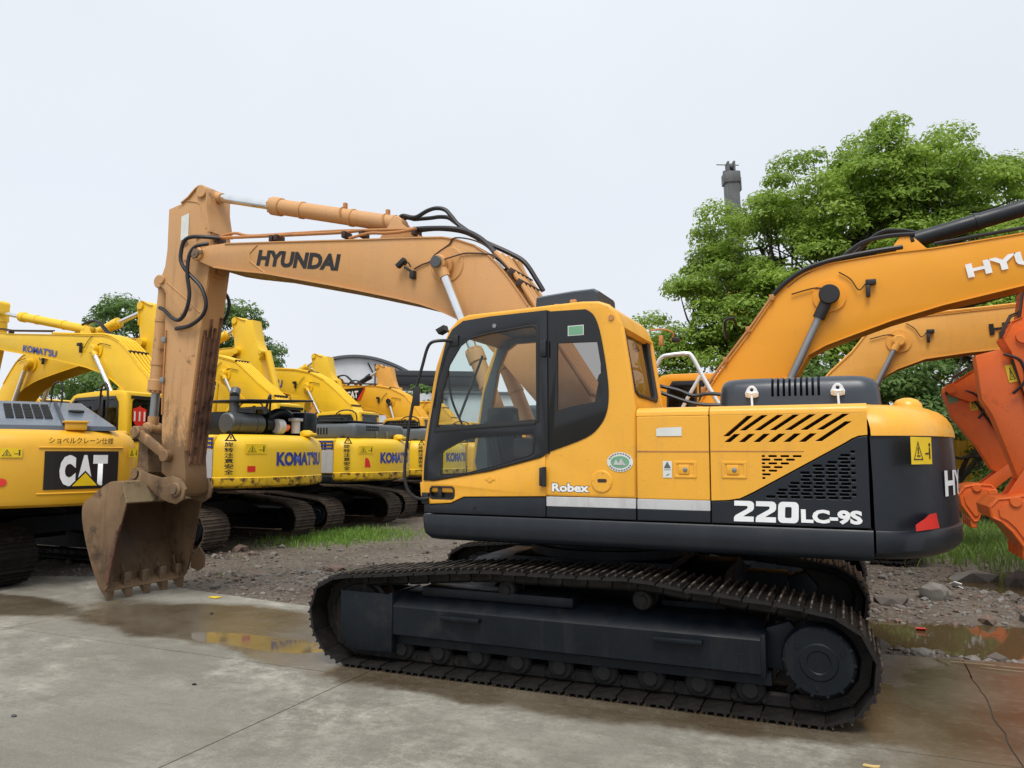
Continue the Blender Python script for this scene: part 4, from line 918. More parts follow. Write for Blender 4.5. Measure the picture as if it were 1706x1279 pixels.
def excav(label, loc, rz, group, P, *, sc=1, boom=None, ba=0, cylpin=(1.69, 3.652), tip=(5.055, 4.115), arm=None, arm_cyl=None, cylcol=None, cwl=None, cwmat=None, cw_kw={}, hood='box', hoodmat=None, btext=None, shoe='shoe2', arm_mat=None, extras=None, pins=None, body=True, boom_w=.26, glass_m='glass3', acf=.66, cylrod='chrome', low=None, cabx=0):
    root = empty('excavator', loc, rz, sc, label=label, category='excavator')
    if group: root['group'] = group
    P_ = MAT[P]
    undercarriage(root, False, MAT[shoe], MAT['frame'])
    lo = low or 'dark'
    m = MB(); m.box(-2.15, 1.15, -1.36, 1.36, 1.06, 1.26, bev=.05, seg=3); m.build('deck_frame', MAT[lo], root)
    m = MB(); m.box(-2.14, -.62, -1.355, 1.355, 1.262, 2.05, bev=.05, seg=3); m.box(-.60, 1.05, -1.36, -.6, 1.262, 1.95, bev=.04, seg=3); hs = m.build('house', P_, root)
    m = MB()
    for s in (1, -1):
        for x in (-2.12, -1.14): m.box(x, x+.012, s*1.348, s*1.362, 1.28, 2.0)
        for k in range(9): m.box(-1.95+.085*k, -1.90+.085*k, s*1.348, s*1.361, 1.72, 1.95)
        m.box(-1.32, -1.2, s*1.348, s*1.366, 1.58, 1.66)
    m.build('side_vent', MAT['void'], hs)
    if hood == 'box':
        m = MB(); m.box(-2.45, -1.0, -1.1, .98, 2.045, 2.40, bev=.09, seg=3); hd = m.build('engine_hood', MAT[hoodmat or 'hood'], root)
        m = MB()
        for k in range(7):
            for j in range(2): m.box(-2.454, -2.44, .50-.075*k, .55-.075*k, 2.24+.065*j, 2.285+.065*j)
        for k in range(6): m.box(-1.3-.08*k, -1.26-.08*k, .97, .985, 2.15, 2.30)
        for k in range(6): m.box(-1.3-.08*k, -1.26-.08*k, -1.105, -1.095, 2.15, 2.30)
        m.build('hood_vent', MAT['void'], hd)
    cw = counterweight(root, MAT[cwmat or P], cwl or [(1.06, .14), (1.075, .06), (1.11, .01), (1.26, 0), (1.27, .012), (1.85, .015), (1.97, .04), (2.03, .09), (2.06, .17), (2.07, .28)], **cw_kw)
    # cab
    cb = put('cab', CABM[0], P_, root); put('cab_glass', CABM[1], MAT[glass_m], cb); put('door_frame', CABM[2], MAT['gloss'], cb); put('seat', CABM[3], MAT['seat'], cb)
    cb.location.x = cabx
    m = MB(); m.tube([(1.0, 1.36, 2.6), (1.15, 1.5, 2.55), (1.3, 1.5, 2.0), (1.15, 1.38, 1.4)], .016, 6); m.tube([(-.3, -1.25, 2.0), (-.3, -1.25, 2.75), (-.9, -1.25, 2.75), (-.9, -1.25, 2.0)], .018, 6); m.build('handrail', MAT['black'], root)
    # boom
    if boom is None: boom = [rot2(p, ba) for p in TOPB+FOOT+BOTB]; cylpin = rot2(cylpin, ba); tip = rot2(tip, ba)
    w = boom_w; nt_ = [i for i, p in enumerate(boom) if p == (.0, 2.02)]
    m = MB(); m.prism(boom, -.2-w+.015, -.2+w-.015, bev=.004)
    k = nt_[0] if nt_ else (len(TOPB) if len(boom) > 30 else 8)
    edge_strip(m, boom[:k], -.2-w, -.2+w, .014)
    bt = boom[k+7:] if nt_ else boom[len(TOPB)+len(FOOT)-2:]
    if len(bt) > 2: edge_strip(m, list(reversed(bt)), -.2-w, -.2+w, -.014)
    m.cyl((cylpin[0], -.2-w-.10, cylpin[1]), (cylpin[0], -.2+w+.10, cylpin[1]), .11, n=20); m.cyl((cylpin[0], -.2-w-.01, cylpin[1]), (cylpin[0], -.2+w+.01, cylpin[1]), .20, n=24)
    m.cyl((tip[0], -.2-w-.03, tip[1]), (tip[0], -.2+w+.03, tip[1]), .09, n=18)
    bo = m.build('boom', P_, root, smooth=28)
    if btext: side_text(bo, *btext)
    for s in (1, -1):
        c = hcyl(root, (cylpin[0], -.2+s*(w+.08), cylpin[1]), (.78, -.2+s*(w+.08), 1.36), .55, .048, .08, MAT[pins or P], 'boom_cylinder', eye=.095, w=.06, rod_mat=MAT[cylrod])
    # pipes down the back of the boom
    back = [p for p in boom[:k]]
    i0 = max(0, next((i for i, p in enumerate(back) if p[0] < cylpin[0]+.6), 0)-1)
    m = MB()
    seq = back[i0:]+[(.25, 2.4)]
    for j in range(5):
        y = -.2+.20-.10*j; m.tube([(x+.035, y, z+.035) for x, z in seq], .026, 6, smooth=False)
    m.build('hydraulic_pipe', P_, bo)
    q = len(back)-1
    for p in (back[q], back[max(0, q-3)]):
        m = MB()
        for j in range(5): y = -.2+.20-.10*j; m.box(p[0]-.0, p[0]+.07, y-.035, y+.035, p[1]-.0, p[1]+.07, bev=.008)
        m.build('pipe_clamp', MAT['cable'], bo)
    m = MB(); b2 = back[:i0+1]
    if len(b2) > 1: m.tube([(x, -.02, z+.09) for x, z in b2], .016, 6, smooth=False); m.tube([(x, .02, z+.06) for x, z in b2], .012, 6, smooth=False)
    for p in b2[::2]: m.box(p[0]-.03, p[0]+.03, -.06, .04, p[1], p[1]+.09)
    m.build('boom_pipe', MAT['cable'], bo) if m.bm.verts else None
    ac = arm_cyl or ((tip[0]+.04, tip[1]+.79), (boom[max(0, i0-1)][0]+.35, boom[max(0, i0-1)][1]+.20))
    b_ = ac[1]
    m = MB()
    for s in (-.1, .08): m.prism([(b_[0]+.35, b_[1]-.26), (b_[0]+.06, b_[1]+.07), (b_[0]-.06, b_[1]+.07), (b_[0]-.3, b_[1]-.26)], -.2+s, -.18+s, bev=.003)
    m.build('cylinder_bracket', P_, bo)
    hcyl(root, (ac[0][0], -.2, ac[0][1]), (b_[0], -.2, b_[1]), acf, .05, .10, MAT[cylcol or P], 'arm_cylinder', eye=.08, w=.06, rod_mat=MAT[cylrod])
    for s in (0, .07):
        m = MB(); m.tube([(b_[0]+.15, -.2+s, b_[1]+.11), (b_[0]-.05, -.2+s, b_[1]+.17), (b_[0]-.3, -.2+s, b_[1]+.16), (b_[0]-.6, -.2+s, b_[1]-.08), (b_[0]-.95, -.2+s, b_[1]-.36)], .024, 6); m.build('hydraulic_hose', MAT['hose'], bo)
    c = cylpin
    m = MB(); m.tube([(c[0], -.2+w+.02, c[1]+.05), (c[0]-.15, -.2+w+.015, c[1]+.12), (c[0]-.45, -.2+w+.015, c[1]+.06)], .009, 5); m.build('grease_pipe', MAT['hose'], bo); m = MB(); m.tube([(c[0], -.2-w-.02, c[1]+.05), (c[0]-.15, -.2-w-.015, c[1]+.12), (c[0]-.45, -.2-w-.015, c[1]+.06)], .009, 5); m.build('grease_pipe', MAT['hose'], bo)
    for s in (1, -1):
        m = MB(); y = -.2+s*(w+.03); m.box(c[0]+.42, c[0]+.54, y-.03, y+.03, c[1]+.10, c[1]+.17, bev=.01); m.box(c[0]+.42, c[0]+.47, y-.03, y+.02, c[1]-.05, c[1]+.10, bev=.01); m.tube([(c[0]+.42, y, c[1]+.12), (c[0]+.34, y, c[1]+.05), (c[0]+.25, y-s*.02, c[1]+.20), (c[0]+.12, y-s*.02, c[1]+.30)], .008, 5)
        m.build('work_light', MAT['black'], bo)
    # arm, bucket: hinged at the boom tip
    if arm is not None:
        am = MAT[arm_mat or P]
        for nm, me, mt in (('arm', ARM_ME, am), ('bucket', BKT_ME, MAT['rust'] if P != 'org' else am), ('bucket_link', LNK_ME, am), ('bucket_cylinder', BCY_ME, am)):
            o = put(nm, me, mt, root); o.location = (tip[0], -.2, tip[1]); o.rotation_euler = (0, -arm, 0)
    if extras: extras(root, cw, bo, hs)
    return root

G_ROW = 'excavators parked in the row at the left'
G_BACK = 'excavators of the far row whose arm tops rise behind'
LV_K = [(1.12, .12), (1.13, .06), (1.16, .015), (1.20, 0), (1.30, .0), (1.312, .012), (1.80, .016), (1.93, .04), (2.01, .10), (2.05, .18), (2.065, .30)]
def k_extras(engine, word=True):
    def f(root, cw, bo, hs):
        rad = 2.735
        m = MB(); m.loft([cw_ring(z, i) for z, i in ((1.118, .125), (1.13, .058), (1.16, .012), (1.20, -.003), (1.30, -.003))], caps=False); m.build('lower_rim', MAT['komrust'], cw, label='scuffed lower rim, rust showing through the yellow')
        cm = lambda phi, z, off=.012: cwmap(phi, z, 2.81, off=off)
        lettering('lettering', 'KOMAT\'SU', MAT['blue'], cw, cm(9.5, 1.50), 1.42, .26, bold=.05)
        tri = cm(29.5, 1.945)
        decal('pictogram', [[(-.015, -.01), (.19, -.01), (.19, .012), (-.015, .012)], [(-.015, -.01), (.015, -.01), (.1, .12), (.075, .14)], [(.19, -.01), (.16, -.01), (.075, .12), (.1, .14)], [(.075, .03), (.10, .03), (.10, .08), (.075, .08)]], MAT['ink'], cw, tri)
        for k, ch in enumerate('旋转注意安全'):
            lettering('lettering', ch, MAT['ink'], cw, cm(29.9-.05*k, 1.835-.094*k), .155, .085, bold=.025)
        ws = decal('warning_sticker', [[(i*.08, 0), (i*.08+.08, 0), (i*.08+.08, .17), (i*.08, .17)] for i in range(5)], MAT['yellowsign'], cw, cm(22.3, 1.72)); warn(ws, cm(22.3, 1.72, .015), .4, .17)
        decal('reflector', [[(0, 0), (.075, 0), (.075, .10), (0, .10)], [(.075, 0), (.15, 0), (.15, .10), (.075, .10)]] if engine else [[(0, 0), (.16, 0), (.13, .13), (.08, .2), (.01, .21)]], MAT['red'], cw, cm(21.4 if engine else 18.8, 1.405 if engine else 1.42))
        # white side panel with blue stripes ahead of the counterweight
        m = MB(); m.box(-2.145, -1.35, 1.352, 1.366, 1.30, 1.80); m.build('side_panel', MAT['silver'], hs)
        m = MB()
        for z in (1.84, 1.91, 1.985): m.box(-2.145, -1.35, 1.352, 1.367, z-.018, z+.018)
        m.build('stripe', MAT['blue'], hs)
        m = MB(); m.lathe((-2.58, -.62, 2.055), (0, 0, 1), [(0, .10), (.05, .13), (.09, .12), (.12, .06)], 14); m.box(-2.75, -2.5, -.75, -.5, 2.05, 2.12, bev=.03); m.build('lifting_lug', MAT['kom'], root)
        if engine:
            m = MB(); m.cyl((-2.05, .98, 2.27), (-2.05, .12, 2.27), .19, n=28, bev=.03)
            for y in (.8, .35): m.cyl((-2.05, y, 2.27), (-2.05, y-.03, 2.27), .198, n=28)
            m.tube([(-1.9, .62, 2.35), (-1.9, .62, 2.75), (-1.9, .62, 2.80), (-1.86, .55, 2.90)], .09, 12); m.build('exhaust_muffler', MAT['exhaust'], root)
            m = MB(); m.cyl((-2.0, -.02, 2.27), (-2.0, -.25, 2.27), .15, n=20); m.tube([(-2.0, -.15, 2.4), (-1.95, -.5, 2.52), (-1.95, -.8, 2.50), (-2.0, -.95, 2.3)], .09, 10); m.box(-1.8, -1.1, -1.0, .6, 2.05, 2.5, bev=.05); m.box(-2.3, -1.6, -1.32, -.90, 2.05, 2.55, bev=.05); m.tube([(-2.2, .1, 2.6), (-2.25, .1, 2.78), (-2.2, .0, 2.80), (-2.1, -.1, 2.4)], .022, 6); m.build('engine', MAT['dark'], root)
            m = MB(); m.cyl((-2.15, -.22, 2.24), (-2.15, -.40, 2.24), .15, n=18, bev=.03); m.build('turbo_heat_shield', MAT['silver'], root); m = MB(); m.cyl((-2.2, -.75, 2.12), (-2.2, -.75, 2.40), .09, n=14); m.box(-2.3, -2.1, -.86, -.64, 2.36, 2.42, bev=.01); m.build('air_filter', MAT['silver'], root)
            m = MB(); m.tube([(-2.2, -.42, 2.18), (-2.2, -.52, 2.24), (-2.1, -.6, 2.2)], .05, 8); m.build('turbo_pipe', MAT['org'], root)
            m = MB(); m.box(-2.35, -.9, -1.25, .60, 2.70, 2.74, bev=.012, mat=Matrix.Rotation(R(-3), 4, 'X')); m.tube([(-2.2, -1.1, 2.05), (-2.15, -1.1, 2.6)], .02, 6, smooth=False); m.tube([(-1.2, .5, 2.05), (-1.2, .5, 2.7)], .02, 6, smooth=False); m.build('engine_hood', MAT['dark'], root, label='raised dark engine hood propped open')
        else:
            m = MB()
            for y in (.15, -.28): m.box(-2.475, -2.45, y-.03, y+.03, 2.13, 2.24, bev=.008); m.cyl((-2.47, y, 2.11), (-2.48, y-.01, 2.02), .012, n=6)
            m.build('hood_latch', MAT['steel'], root)
            m = MB(); m.box(-2.2, -1.2, -.55, .95, 2.43, 2.47, bev=.01); m.tube([(-2.1, .92, 2.38), (-2.1, .92, 2.52), (-1.3, .92, 2.52)], .015, 6, smooth=False); m.cyl((-1.7, .2, 2.38), (-1.7, .2, 2.62), .05, n=10); m.build('exhaust_stack', MAT['dark'], root)
    return f
def left_row():
    K1 = wprof(10.2, 1, [(16.4, 4.55), (15.965, 4.531), (15.642, 4.472), (14.187, 4.370), (13.034, 4.275), (12.70, 4.262), (12.516, 4.244), (12.30, 4.19), (12.068, 4.085), (11.88, 3.95), (11.721, 3.817), (11.478, 3.571), (11.140, 3.278), (10.875, 3.050)], [(11.5, 2.75), (11.934, 3.084), (12.25, 3.28), (12.559, 3.427), (13.016, 3.567), (14.066, 3.787), (15.603, 4.049), (15.924, 4.110), (16.4, 4.36)])
    def x1(root, cw, bo, hs):
        k_extras(True)(root, cw, bo, hs)
        # red shield with the yard number on the rear window
        f = pmap((-.04, 1.24, 2.22), (0, -1, 0), (0, 0, 1), .006)
        sh = decal('number_shield', [[(.0, .33), (.12, .37), (.15, .40), (.18, .37), (.30, .33), (.30, .12), (.24, .04), (.15, 0), (.06, .04), (0, .12)]], MAT['red'], root, f)
        lettering('lettering', '111', MAT['white'], sh, pmap((-.04, 1.215, 2.325), (0, -1, 0), (0, 0, 1), .010), .25, .18, bold=.03)
    excav('yellow excavator with exposed engine and muffler, red 111 shield on its cab window', (10.2, -4.7, 0), 0, G_ROW, 'kom', boom=K1, cylpin=(2.53, 3.947), tip=(6.25, 4.45), arm_cyl=((6.6, 5.14), (3.10, 4.45)), arm=.1, cwl=LV_K, hood=None, btext=("KOMAT'SU", MAT['blue'], .06, (4.913, 4.034), (3.782, 3.839), .155), extras=x1, cw_kw=dict(xs=-2.155), cabx=.56)
    K2 = wprof(10.4, 1, [(15.4, 4.55), (14.2, 4.40), (13.0, 4.25), (12.720, 4.173), (12.300, 4.061), (11.999, 3.843), (11.583, 3.512), (11.006, 3.116)], [(11.5, 2.70), (12.2, 3.25), (12.84, 3.55), (13.9, 3.80), (15.3, 4.18)])
    excav('yellow excavator with grey perforated hood and red reflector, left of the mirror rail', (10.4, -8.4, 0), 0, G_ROW, 'kom', boom=K2, cylpin=(2.26, 3.78), tip=(4.9, 4.35), arm=.1, cwl=LV_K, hoodmat='grey', extras=k_extras(False), cw_kw=dict(xs=-2.155))
    K3 = wprof(10.7, 1, [(16.0, 4.45), (14.819, 4.381), (13.427, 4.267), (12.886, 4.162), (12.352, 3.926), (11.889, 3.589), (11.305, 3.097)], [(11.8, 2.6), (12.588, 3.073), (12.859, 3.295), (13.2, 3.42), (13.812, 3.566), (14.723, 3.733), (16.0, 4.12)])
    excav("yellow excavator half hidden behind the mirror rail, boom rising above the grey hoods", (10.7, -12.1, 0), 0, G_ROW, 'kom', boom=K3, cylpin=(2.23, 3.748), tip=(5.2, 4.28), arm=.1, cwl=LV_K, hoodmat='grey', btext=("KOMAT'SU", MAT['blue'], .06, (4.6, 3.93), (3.22, 3.74), .25), extras=k_extras(False), cw_kw=dict(xs=-2.155))
    C2 = wprof(10.9, 1, [(16.0, 4.3), (14.359, 4.144), (13.045, 4.068), (12.386, 3.953), (11.810, 3.690), (11.381, 3.252), (11.028, 2.823)], [(11.5, 2.4), (12.151, 2.840), (12.6, 3.05), (13.100, 3.227), (14.152, 3.502), (16.0, 3.95)])
    def x2(root, cw, bo, hs):
        f = lambda a, b, h=0: V((3.42-a*.9, .066+h, 3.58+b+.05*a))
        pl = decal('logo_plate', [[(0, -.02), (.78, -.02), (1.0, .42), (0, .42)]], MAT['ink'], bo, f)
        decal('logo_corner', [[(.62, -.02), (.78, -.02), (1.0, .42), (.96, .42)]], MAT['red'], bo, lambda a, b, h=0: f(a, b, .003))
        lettering('lettering', 'CAT', MAT['white'], pl, lambda a, b, h=0: f(a+.12, b+.06, .004), .55, .26, bold=.04)
    excav('warm yellow excavator with black arm cylinder and a black logo panel on its boom', (10.9, -15.9, 0), 0, G_ROW, 'cat', boom=C2, cylpin=(1.50, 3.514), tip=(5.2, 4.1), arm=.1, cylcol='dark', pins='dark', arm_mat='kom', extras=x2)
    excav('warm yellow excavator ending the left row, boom peeking out beside the mirror', (11.1, -19.8, 0), 0, G_ROW, 'cat', ba=-.12, arm=.1)
    # the machine at the far left, seen from behind
    def xc(root, cw, bo, hs):
        cm = lambda phi, z, off=.014: cwmap(phi, z, 2.897, off=off)
        for ch in root.children:
            if ch.name.split('.')[0] in ('track_chain', 'track_frame', 'turntable', 'car_body'): ch.matrix_local = Matrix.Rotation(R(30), 4, 'Z') @ Matrix.LocRotScale(ch.location, ch.rotation_euler, ch.scale)   # upper works slewed
        n = 8; dphi = .91/n
        m = MB(); pl = decal('logo_plate', [[(dphi*i, 0), (dphi*(i+1), 0), (dphi*(i+1), .49), (dphi*i, .49)] for i in range(n)], MAT['ink'], cw, cm(-5.2, 1.265))
        m = MB(); m.tube([cm(-3.9+.1*0-1.24*i*.0-(20.6*i/8), 1.80, .006)(0, 0) for i in range(9)], .012, 6); m.tube([cm(-3.9-(20.6*i/8), 1.215, .006)(0, 0) for i in range(9)], .012, 6); m.build('panel_rib', MAT['cat'], cw)
        for k, (ch, wd) in enumerate((('C', .19), ('A', .21), ('T', .19))): lettering('lettering', ch, MAT['white'], pl, cm(-8.6-3.95*k, 1.305, .018), wd, .40, bold=.075)
        decal('logo_triangle', [[(0, 0), (.31, 0), (.155, .17)]], MAT['yellowsign'], pl, cm(-11.6, 1.305, .024))
        decal('logo_triangle_edge', [[(-.03, -.002), (.34, -.002), (.155, .20)]], MAT['ink'], pl, cm(-11.6, 1.303, .021))
        lettering('lettering', 'ショベルクレーン仕様', MAT['ink'], cw, cm(-6.0, 1.85, .012), .79, .085, bold=.01)
        for a, b in ((4.2, .235), (-26.2, .135)):
            ws = decal('warning_sticker', [[(b/4*i, 0), (b/4*(i+1), 0), (b/4*(i+1), .12), (b/4*i, .12)] for i in range(4)], MAT['yellowsign'], cw, cm(a, 1.675)); warn(ws, cm(a, 1.675, .018), b, .12)
        decal('reflector', [[(.06*math.cos(t*.4), .05*math.sin(t*.4)) for t in range(16)]], MAT['red'], cw, cm(3.6, 1.37))
        m = MB(); m.prism([(-2.62, 2.03), (-2.60, 2.09), (-1.38, 2.46), (-1.15, 2.47), (-1.0, 2.40), (-.9, 2.03)], -1.28, 1.35, bev=.03, seg=3)
        for v in m.bm.verts:
            if v.co.y < -1: v.co.y += .16+(v.co.x+2.6)*.22
        m.build('engine_hood', MAT['paleh'], root)
        m = MB()
        sl = lambda x: 2.09+(x+2.60)*.3033
        for y in (-.50, .30, 1.0): m.box(-.62, .62, y-.02, y+.02, 0, .02, mat=Matrix.Translation((-2.0, 0, sl(-2.0)-.004)) @ Matrix.Rotation(-math.atan(.3033), 4, 'Y'))
        m.build('hood_seam', MAT['dark'], root)
        m = MB()
        for i in range(9):
            for j in range(5): m.box(-.035+.085*i-.35, .035+.085*i-.35, -.045+.11*j, .045+.11*j, .0, .012, mat=Matrix.Translation((-1.9, -.35, sl(-1.9)-.001)) @ Matrix.Rotation(-math.atan(.3033), 4, 'Y'))
        m.build('hood_grille', MAT['void'], root)
        m = MB(); m.cyl((-1.85, -.72, sl(-1.85)-.02), (-1.855, -.72, sl(-1.85)+.012), .10, n=16); m.build('exhaust_opening', MAT['void'], root)
        m = MB(); m.box(-2.72, -2.50, -.75, -.50, 2.03, 2.13, bev=.02, seg=2); m.box(-2.74, -2.48, -.77, -.48, 2.125, 2.155, bev=.012); m.build('rear_camera_housing', MAT['cat'], root)
        m = MB(); m.tube([(-2.45, 1.3, 2.05), (-2.3, 1.36, 2.3), (-1.7, 1.38, 2.62), (-1.2, 1.38, 2.7)], .02, 6); m.build('grab_rail', MAT['black'], root); m = MB(); m.tube([(-1.2, -.6, 2.3), (-1.2, -.6, 2.7), (-1.1, -.55, 2.78), (-.95, -.5, 2.68), (-.95, -.5, 2.3)], .014, 6); m.build('grab_rail', MAT['black'], root)
    LC = [(1.04, .16), (1.05, .08), (1.08, .02), (1.14, 0), (1.80, 0), (1.90, .03), (1.97, .08), (2.02, .16), (2.035, .28)]
    excav('warm yellow excavator at far left, big black logo plate, sloping dark hood', (9.94, -.97, 0), R(-30), G_ROW, 'cat', cwl=LC, cw_kw=dict(rad=2.9, hw=1.42, xs=-2.1, rc=.35), hood=None, extras=xc, arm=1.25, ba=-.66, shoe='track')
def back_row():
    for i, (x, y, ba, an, lab) in enumerate(((18.9, -6.6, .0, .12, 'yellow excavator facing right, its tall arm top standing just left of the tall peach arm'),
                                   (19.6, -10.6, .06, .15, 'yellow excavator in the far row, its arm top just right of the tall peach arm'),
                                   (19.6, -15.0, .03, .12, 'yellow excavator in the far row, its arm top between two rising yellow booms'),
                                   (19.6, -19.0, .04, .12, 'pale yellow excavator whose arm top stands in front of the arched shed'))):
        excav(lab, (x, y, 0), R(180), G_BACK, 'kom' if i < 3 else 'hyb2', sc=1.12 if i < 2 else 1, ba=ba-(.05 if i < 2 else 0), arm=an+.1, acf=.5,  cylcol=None if i < 3 else 'dark')
def right_machines():
    def xr(col, y_, p0, p1, h):
        return ('HYUNDAI', MAT[col], y_, p0, p1, h, False, .04)
    R1 = wprof(0.0, -1, [(-6.3, 4.50), (-4.053, 4.318), (-3.076, 4.232), (-2.642, 4.224), (-2.247, 4.190), (-1.899, 4.155), (-1.599, 4.053), (-1.44, 3.97), (-1.290, 3.850), (-.935, 3.349), (-.509, 2.807), (-.224, 2.400)], [(-1.02, 2.15), (-1.500, 2.768), (-1.627, 2.99), (-1.83, 3.10), (-2.098, 3.195), (-2.609, 3.370), (-3.152, 3.516), (-4.022, 3.692), (-6.3, 4.22)])
    R1 = [(.05, 2.12) if p == (.0, 2.02) and 0 else p for p in R1]
    def xx(root, cw, bo, hs):
        m = MB()
        m.tube([(2.9, -.3, 4.46), (2.6, -.3, 4.47), (2.3, -.28, 4.42), (2.05, -.25, 4.25)], .028, 6); m.build('hydraulic_hose', MAT['hose'], bo); m = MB(); m.tube([(2.45, -.42, 4.22), (2.2, -.42, 4.20), (1.9, -.42, 4.14), (1.6, -.42, 4.02), (1.40, -.42, 3.88)], .028, 6); m.build('hydraulic_hose', MAT['hose'], bo); m = MB()
        m.tube([(.75, -.5, 3.42), (.72, -.62, 3.5), (.62, -.62, 3.45), (.62, -.5, 3.25)], .02, 6); m.build('hydraulic_hose', MAT['hose'], bo)
        m = MB(); m.cyl((1.895, -.58, 3.725), (1.895, -.64, 3.725), .125, n=24, bev=.012); m.cyl((1.895, -.54, 3.725), (1.76, -.54, 3.44), .075, n=16); m.build('pin_cap', MAT['black'], bo)
        m = MB(); m.tube([(2.75, -.44, 4.28), (2.4, -.46, 4.25), (2.1, -.46, 4.215), (1.85, -.47, 4.17), (1.6, -.47, 4.09), (1.38, -.47, 3.95), (1.22, -.47, 3.80)], .03, 7); m.build('hydraulic_hose', MAT['hose'], bo); m = MB(); m.tube([(3.1, -.36, 4.30), (4.0, -.36, 4.39), (5.0, -.36, 4.47), (6.1, -.36, 4.55)], .022, 6); m.build('boom_pipe', MAT['hose'], bo)
        m = MB(); m.tube([(.30, -.48, 2.58), (.62, -.48, 3.0), (.95, -.48, 3.42), (1.20, -.48, 3.76)], .022, 6)
        for t in (0, .33, .66, 1): x = .30+.9*t; z = 2.58+1.18*t; m.box(x-.03, x+.03, -.50, -.44, z-.04, z+.04, bev=.006)
        m.build('pipe_clamp', MAT['pipe'], bo)
    excav('amber excavator facing right, its big boom with white lettering rising to the right edge', (0.0, -4.0, 0), R(180), 'excavators facing right at the right edge', 'hyb', boom=R1, cylpin=(1.895, 3.725), tip=(6.1, 4.36), arm=.15, arm_cyl=((6.2, 5.15), (2.80, 4.385)), cylcol='dark', cwmat='dark', btext=xr('white', -.462, (3.43, 3.821), (5.10, 4.12), .17), extras=xx, shoe='track', cylrod='steel')
    R2 = wprof(-1.0, -1, [(-6.5, 4.25), (-4.717, 4.152), (-3.276, 4.072), (-2.856, 4.023), (-2.62, 3.95), (-2.462, 3.864), (-2.171, 3.496), (-1.818, 3.162), (-1.5, 2.8)], [(-2.2, 2.5), (-2.624, 2.999), (-2.74, 3.09), (-2.900, 3.181), (-3.320, 3.333), (-3.944, 3.408), (-4.786, 3.468), (-6.5, 3.95)])
    excav('faded amber excavator facing right, its lower boom carrying black lettering', (-1.0, -8.2, 0), R(180), 'excavators facing right at the right edge', 'hyb2', boom=R2, cylpin=(1.93, 3.66), tip=(5.3, 4.1), arm=.15, arm_cyl=((5.4, 4.9), (2.6, 4.20)), cylcol='dark', cwmat='dark', btext=xr('ink', -.462, (3.275, 3.68), (5.0, 3.80), .19), shoe='track', cylrod='steel')
    # orange pair at the right edge: arms folded towards us, buckets curled
    def orange(label, loc, A, B, bk, tip, cpin):
        bw = [(x-loc[0], z) for x, z in B]; aw = [(x-loc[0], z) for x, z in A]; kw = [(x-loc[0], z) for x, z in bk]
        def xo(root, cw, bo, hs):
            m = MB(); m.prism(aw, -.36, -.04, bev=.01); 
            c0 = V((*aw[0], 0)); 
            ar = m.build('arm', MAT['org'], root)
            m = MB()
            p = lambda t, o: V((aw[1][0]*(1-t)+aw[4][0]*t+o, 0, aw[1][1]*(1-t)+aw[4][1]*t))
            for o, yy in ((.10, .0), (.03, .02)): m.tube([p(t, -.18+o)+V((0, yy, 0)) for t in (.1, .4, .7, .95)], .022, 6)
            m.tube([p(.05, .0)+V((0, .02, 0)), p(.12, -.16)+V((0, .05, 0)), p(.3, -.13)+V((0, .05, 0)), p(.42, .06)+V((0, .01, 0))], .02, 6); m.build('hydraulic_hose', MAT['hose'], ar)
            f = pmap((p(.25, .02).x, -.036, p(.25, 0).z-.1), (-1, 0, .18), (.18, 0, 1), .004)
            ws = decal('warning_sticker', [[(0, 0), (.16, 0), (.16, .24), (0, .24)]], MAT['yellowsign'], ar, f); warn(ws, lambda a, b, h=0: f(a, b, .003), .16, .24)
            b0 = p(.35, .0); b1 = p(1.05, .05)
            hcyl(root, (b1.x+.12, -.2, b1.z-.05), (b0.x+.32, -.2, b0.z+.2), .6, .045, .085, MAT['org'], 'bucket_cylinder', eye=.08, w=.1)
            m = MB(); m.prism(kw, -.72, .31, bev=.010); n = len(kw); cx = sum(q[0] for q in kw)/n; cz = sum(q[1] for q in kw)/n
            m.prism([(cx+(x-cx)*.72, cz+(z-cz)*.72) for x, z in kw], .30, .335, bev=.004)
            for k in range(n):
                q0, q1 = kw[k], kw[(k+1) % n]; m.tube([(q0[0]+(cx-q0[0])*.06, .312, q0[1]+(cz-q0[1])*.06), (q1[0]+(cx-q1[0])*.06, .312, q1[1]+(cz-q1[1])*.06)], .016, 6, smooth=False)
            for q in (kw[2], kw[4]): m.cyl((q[0]+(cx-q[0])*.25, .30, q[1]+(cz-q[1])*.25), (q[0]+(cx-q[0])*.25, .37, q[1]+(cz-q[1])*.25), .07, n=16, bev=.01)
            tp = min(kw, key=lambda q: q[1])
            for k in range(5): yy = -.66+.23*k; m.box(tp[0]-.05, tp[0]+.05, yy-.04, yy+.04, tp[1]-.1, tp[1]+.08, bev=.02)
            m.build('bucket', MAT['org'], root, 20)
            e = aw[4]; tg = min(kw, key=lambda q: (q[0]-e[0])**2+(q[1]-e[1])**2); tg = (tg[0]+.06, tg[1]-.06)
            for yy in (-.02, -.40): m = MB(); m.prism([(e[0]+.08, e[1]+.05), (e[0]-.1, e[1]-.05), (tg[0]-.09, tg[1]-.08), (tg[0]+.13, tg[1]+.0)], yy, yy+.035, bev=.006); m.build('bucket_link', MAT['org'], root)
            if label.startswith('further'): m = MB(); m.prism([(aw[0][0]-.06, aw[0][1]-.06), (aw[0][0]-.20, aw[0][1]-.01), (aw[0][0]-.25, aw[0][1]-.17), (aw[0][0]-.10, aw[0][1]-.22)], -.038, -.030); m.build('arm_sticker', MAT['green'], ar)
        excav(label, loc, 0, 'orange excavators at the right edge', 'org', boom=bw, cylpin=cpin, tip=tip, arm=None, extras=xo, cwmat='dark')
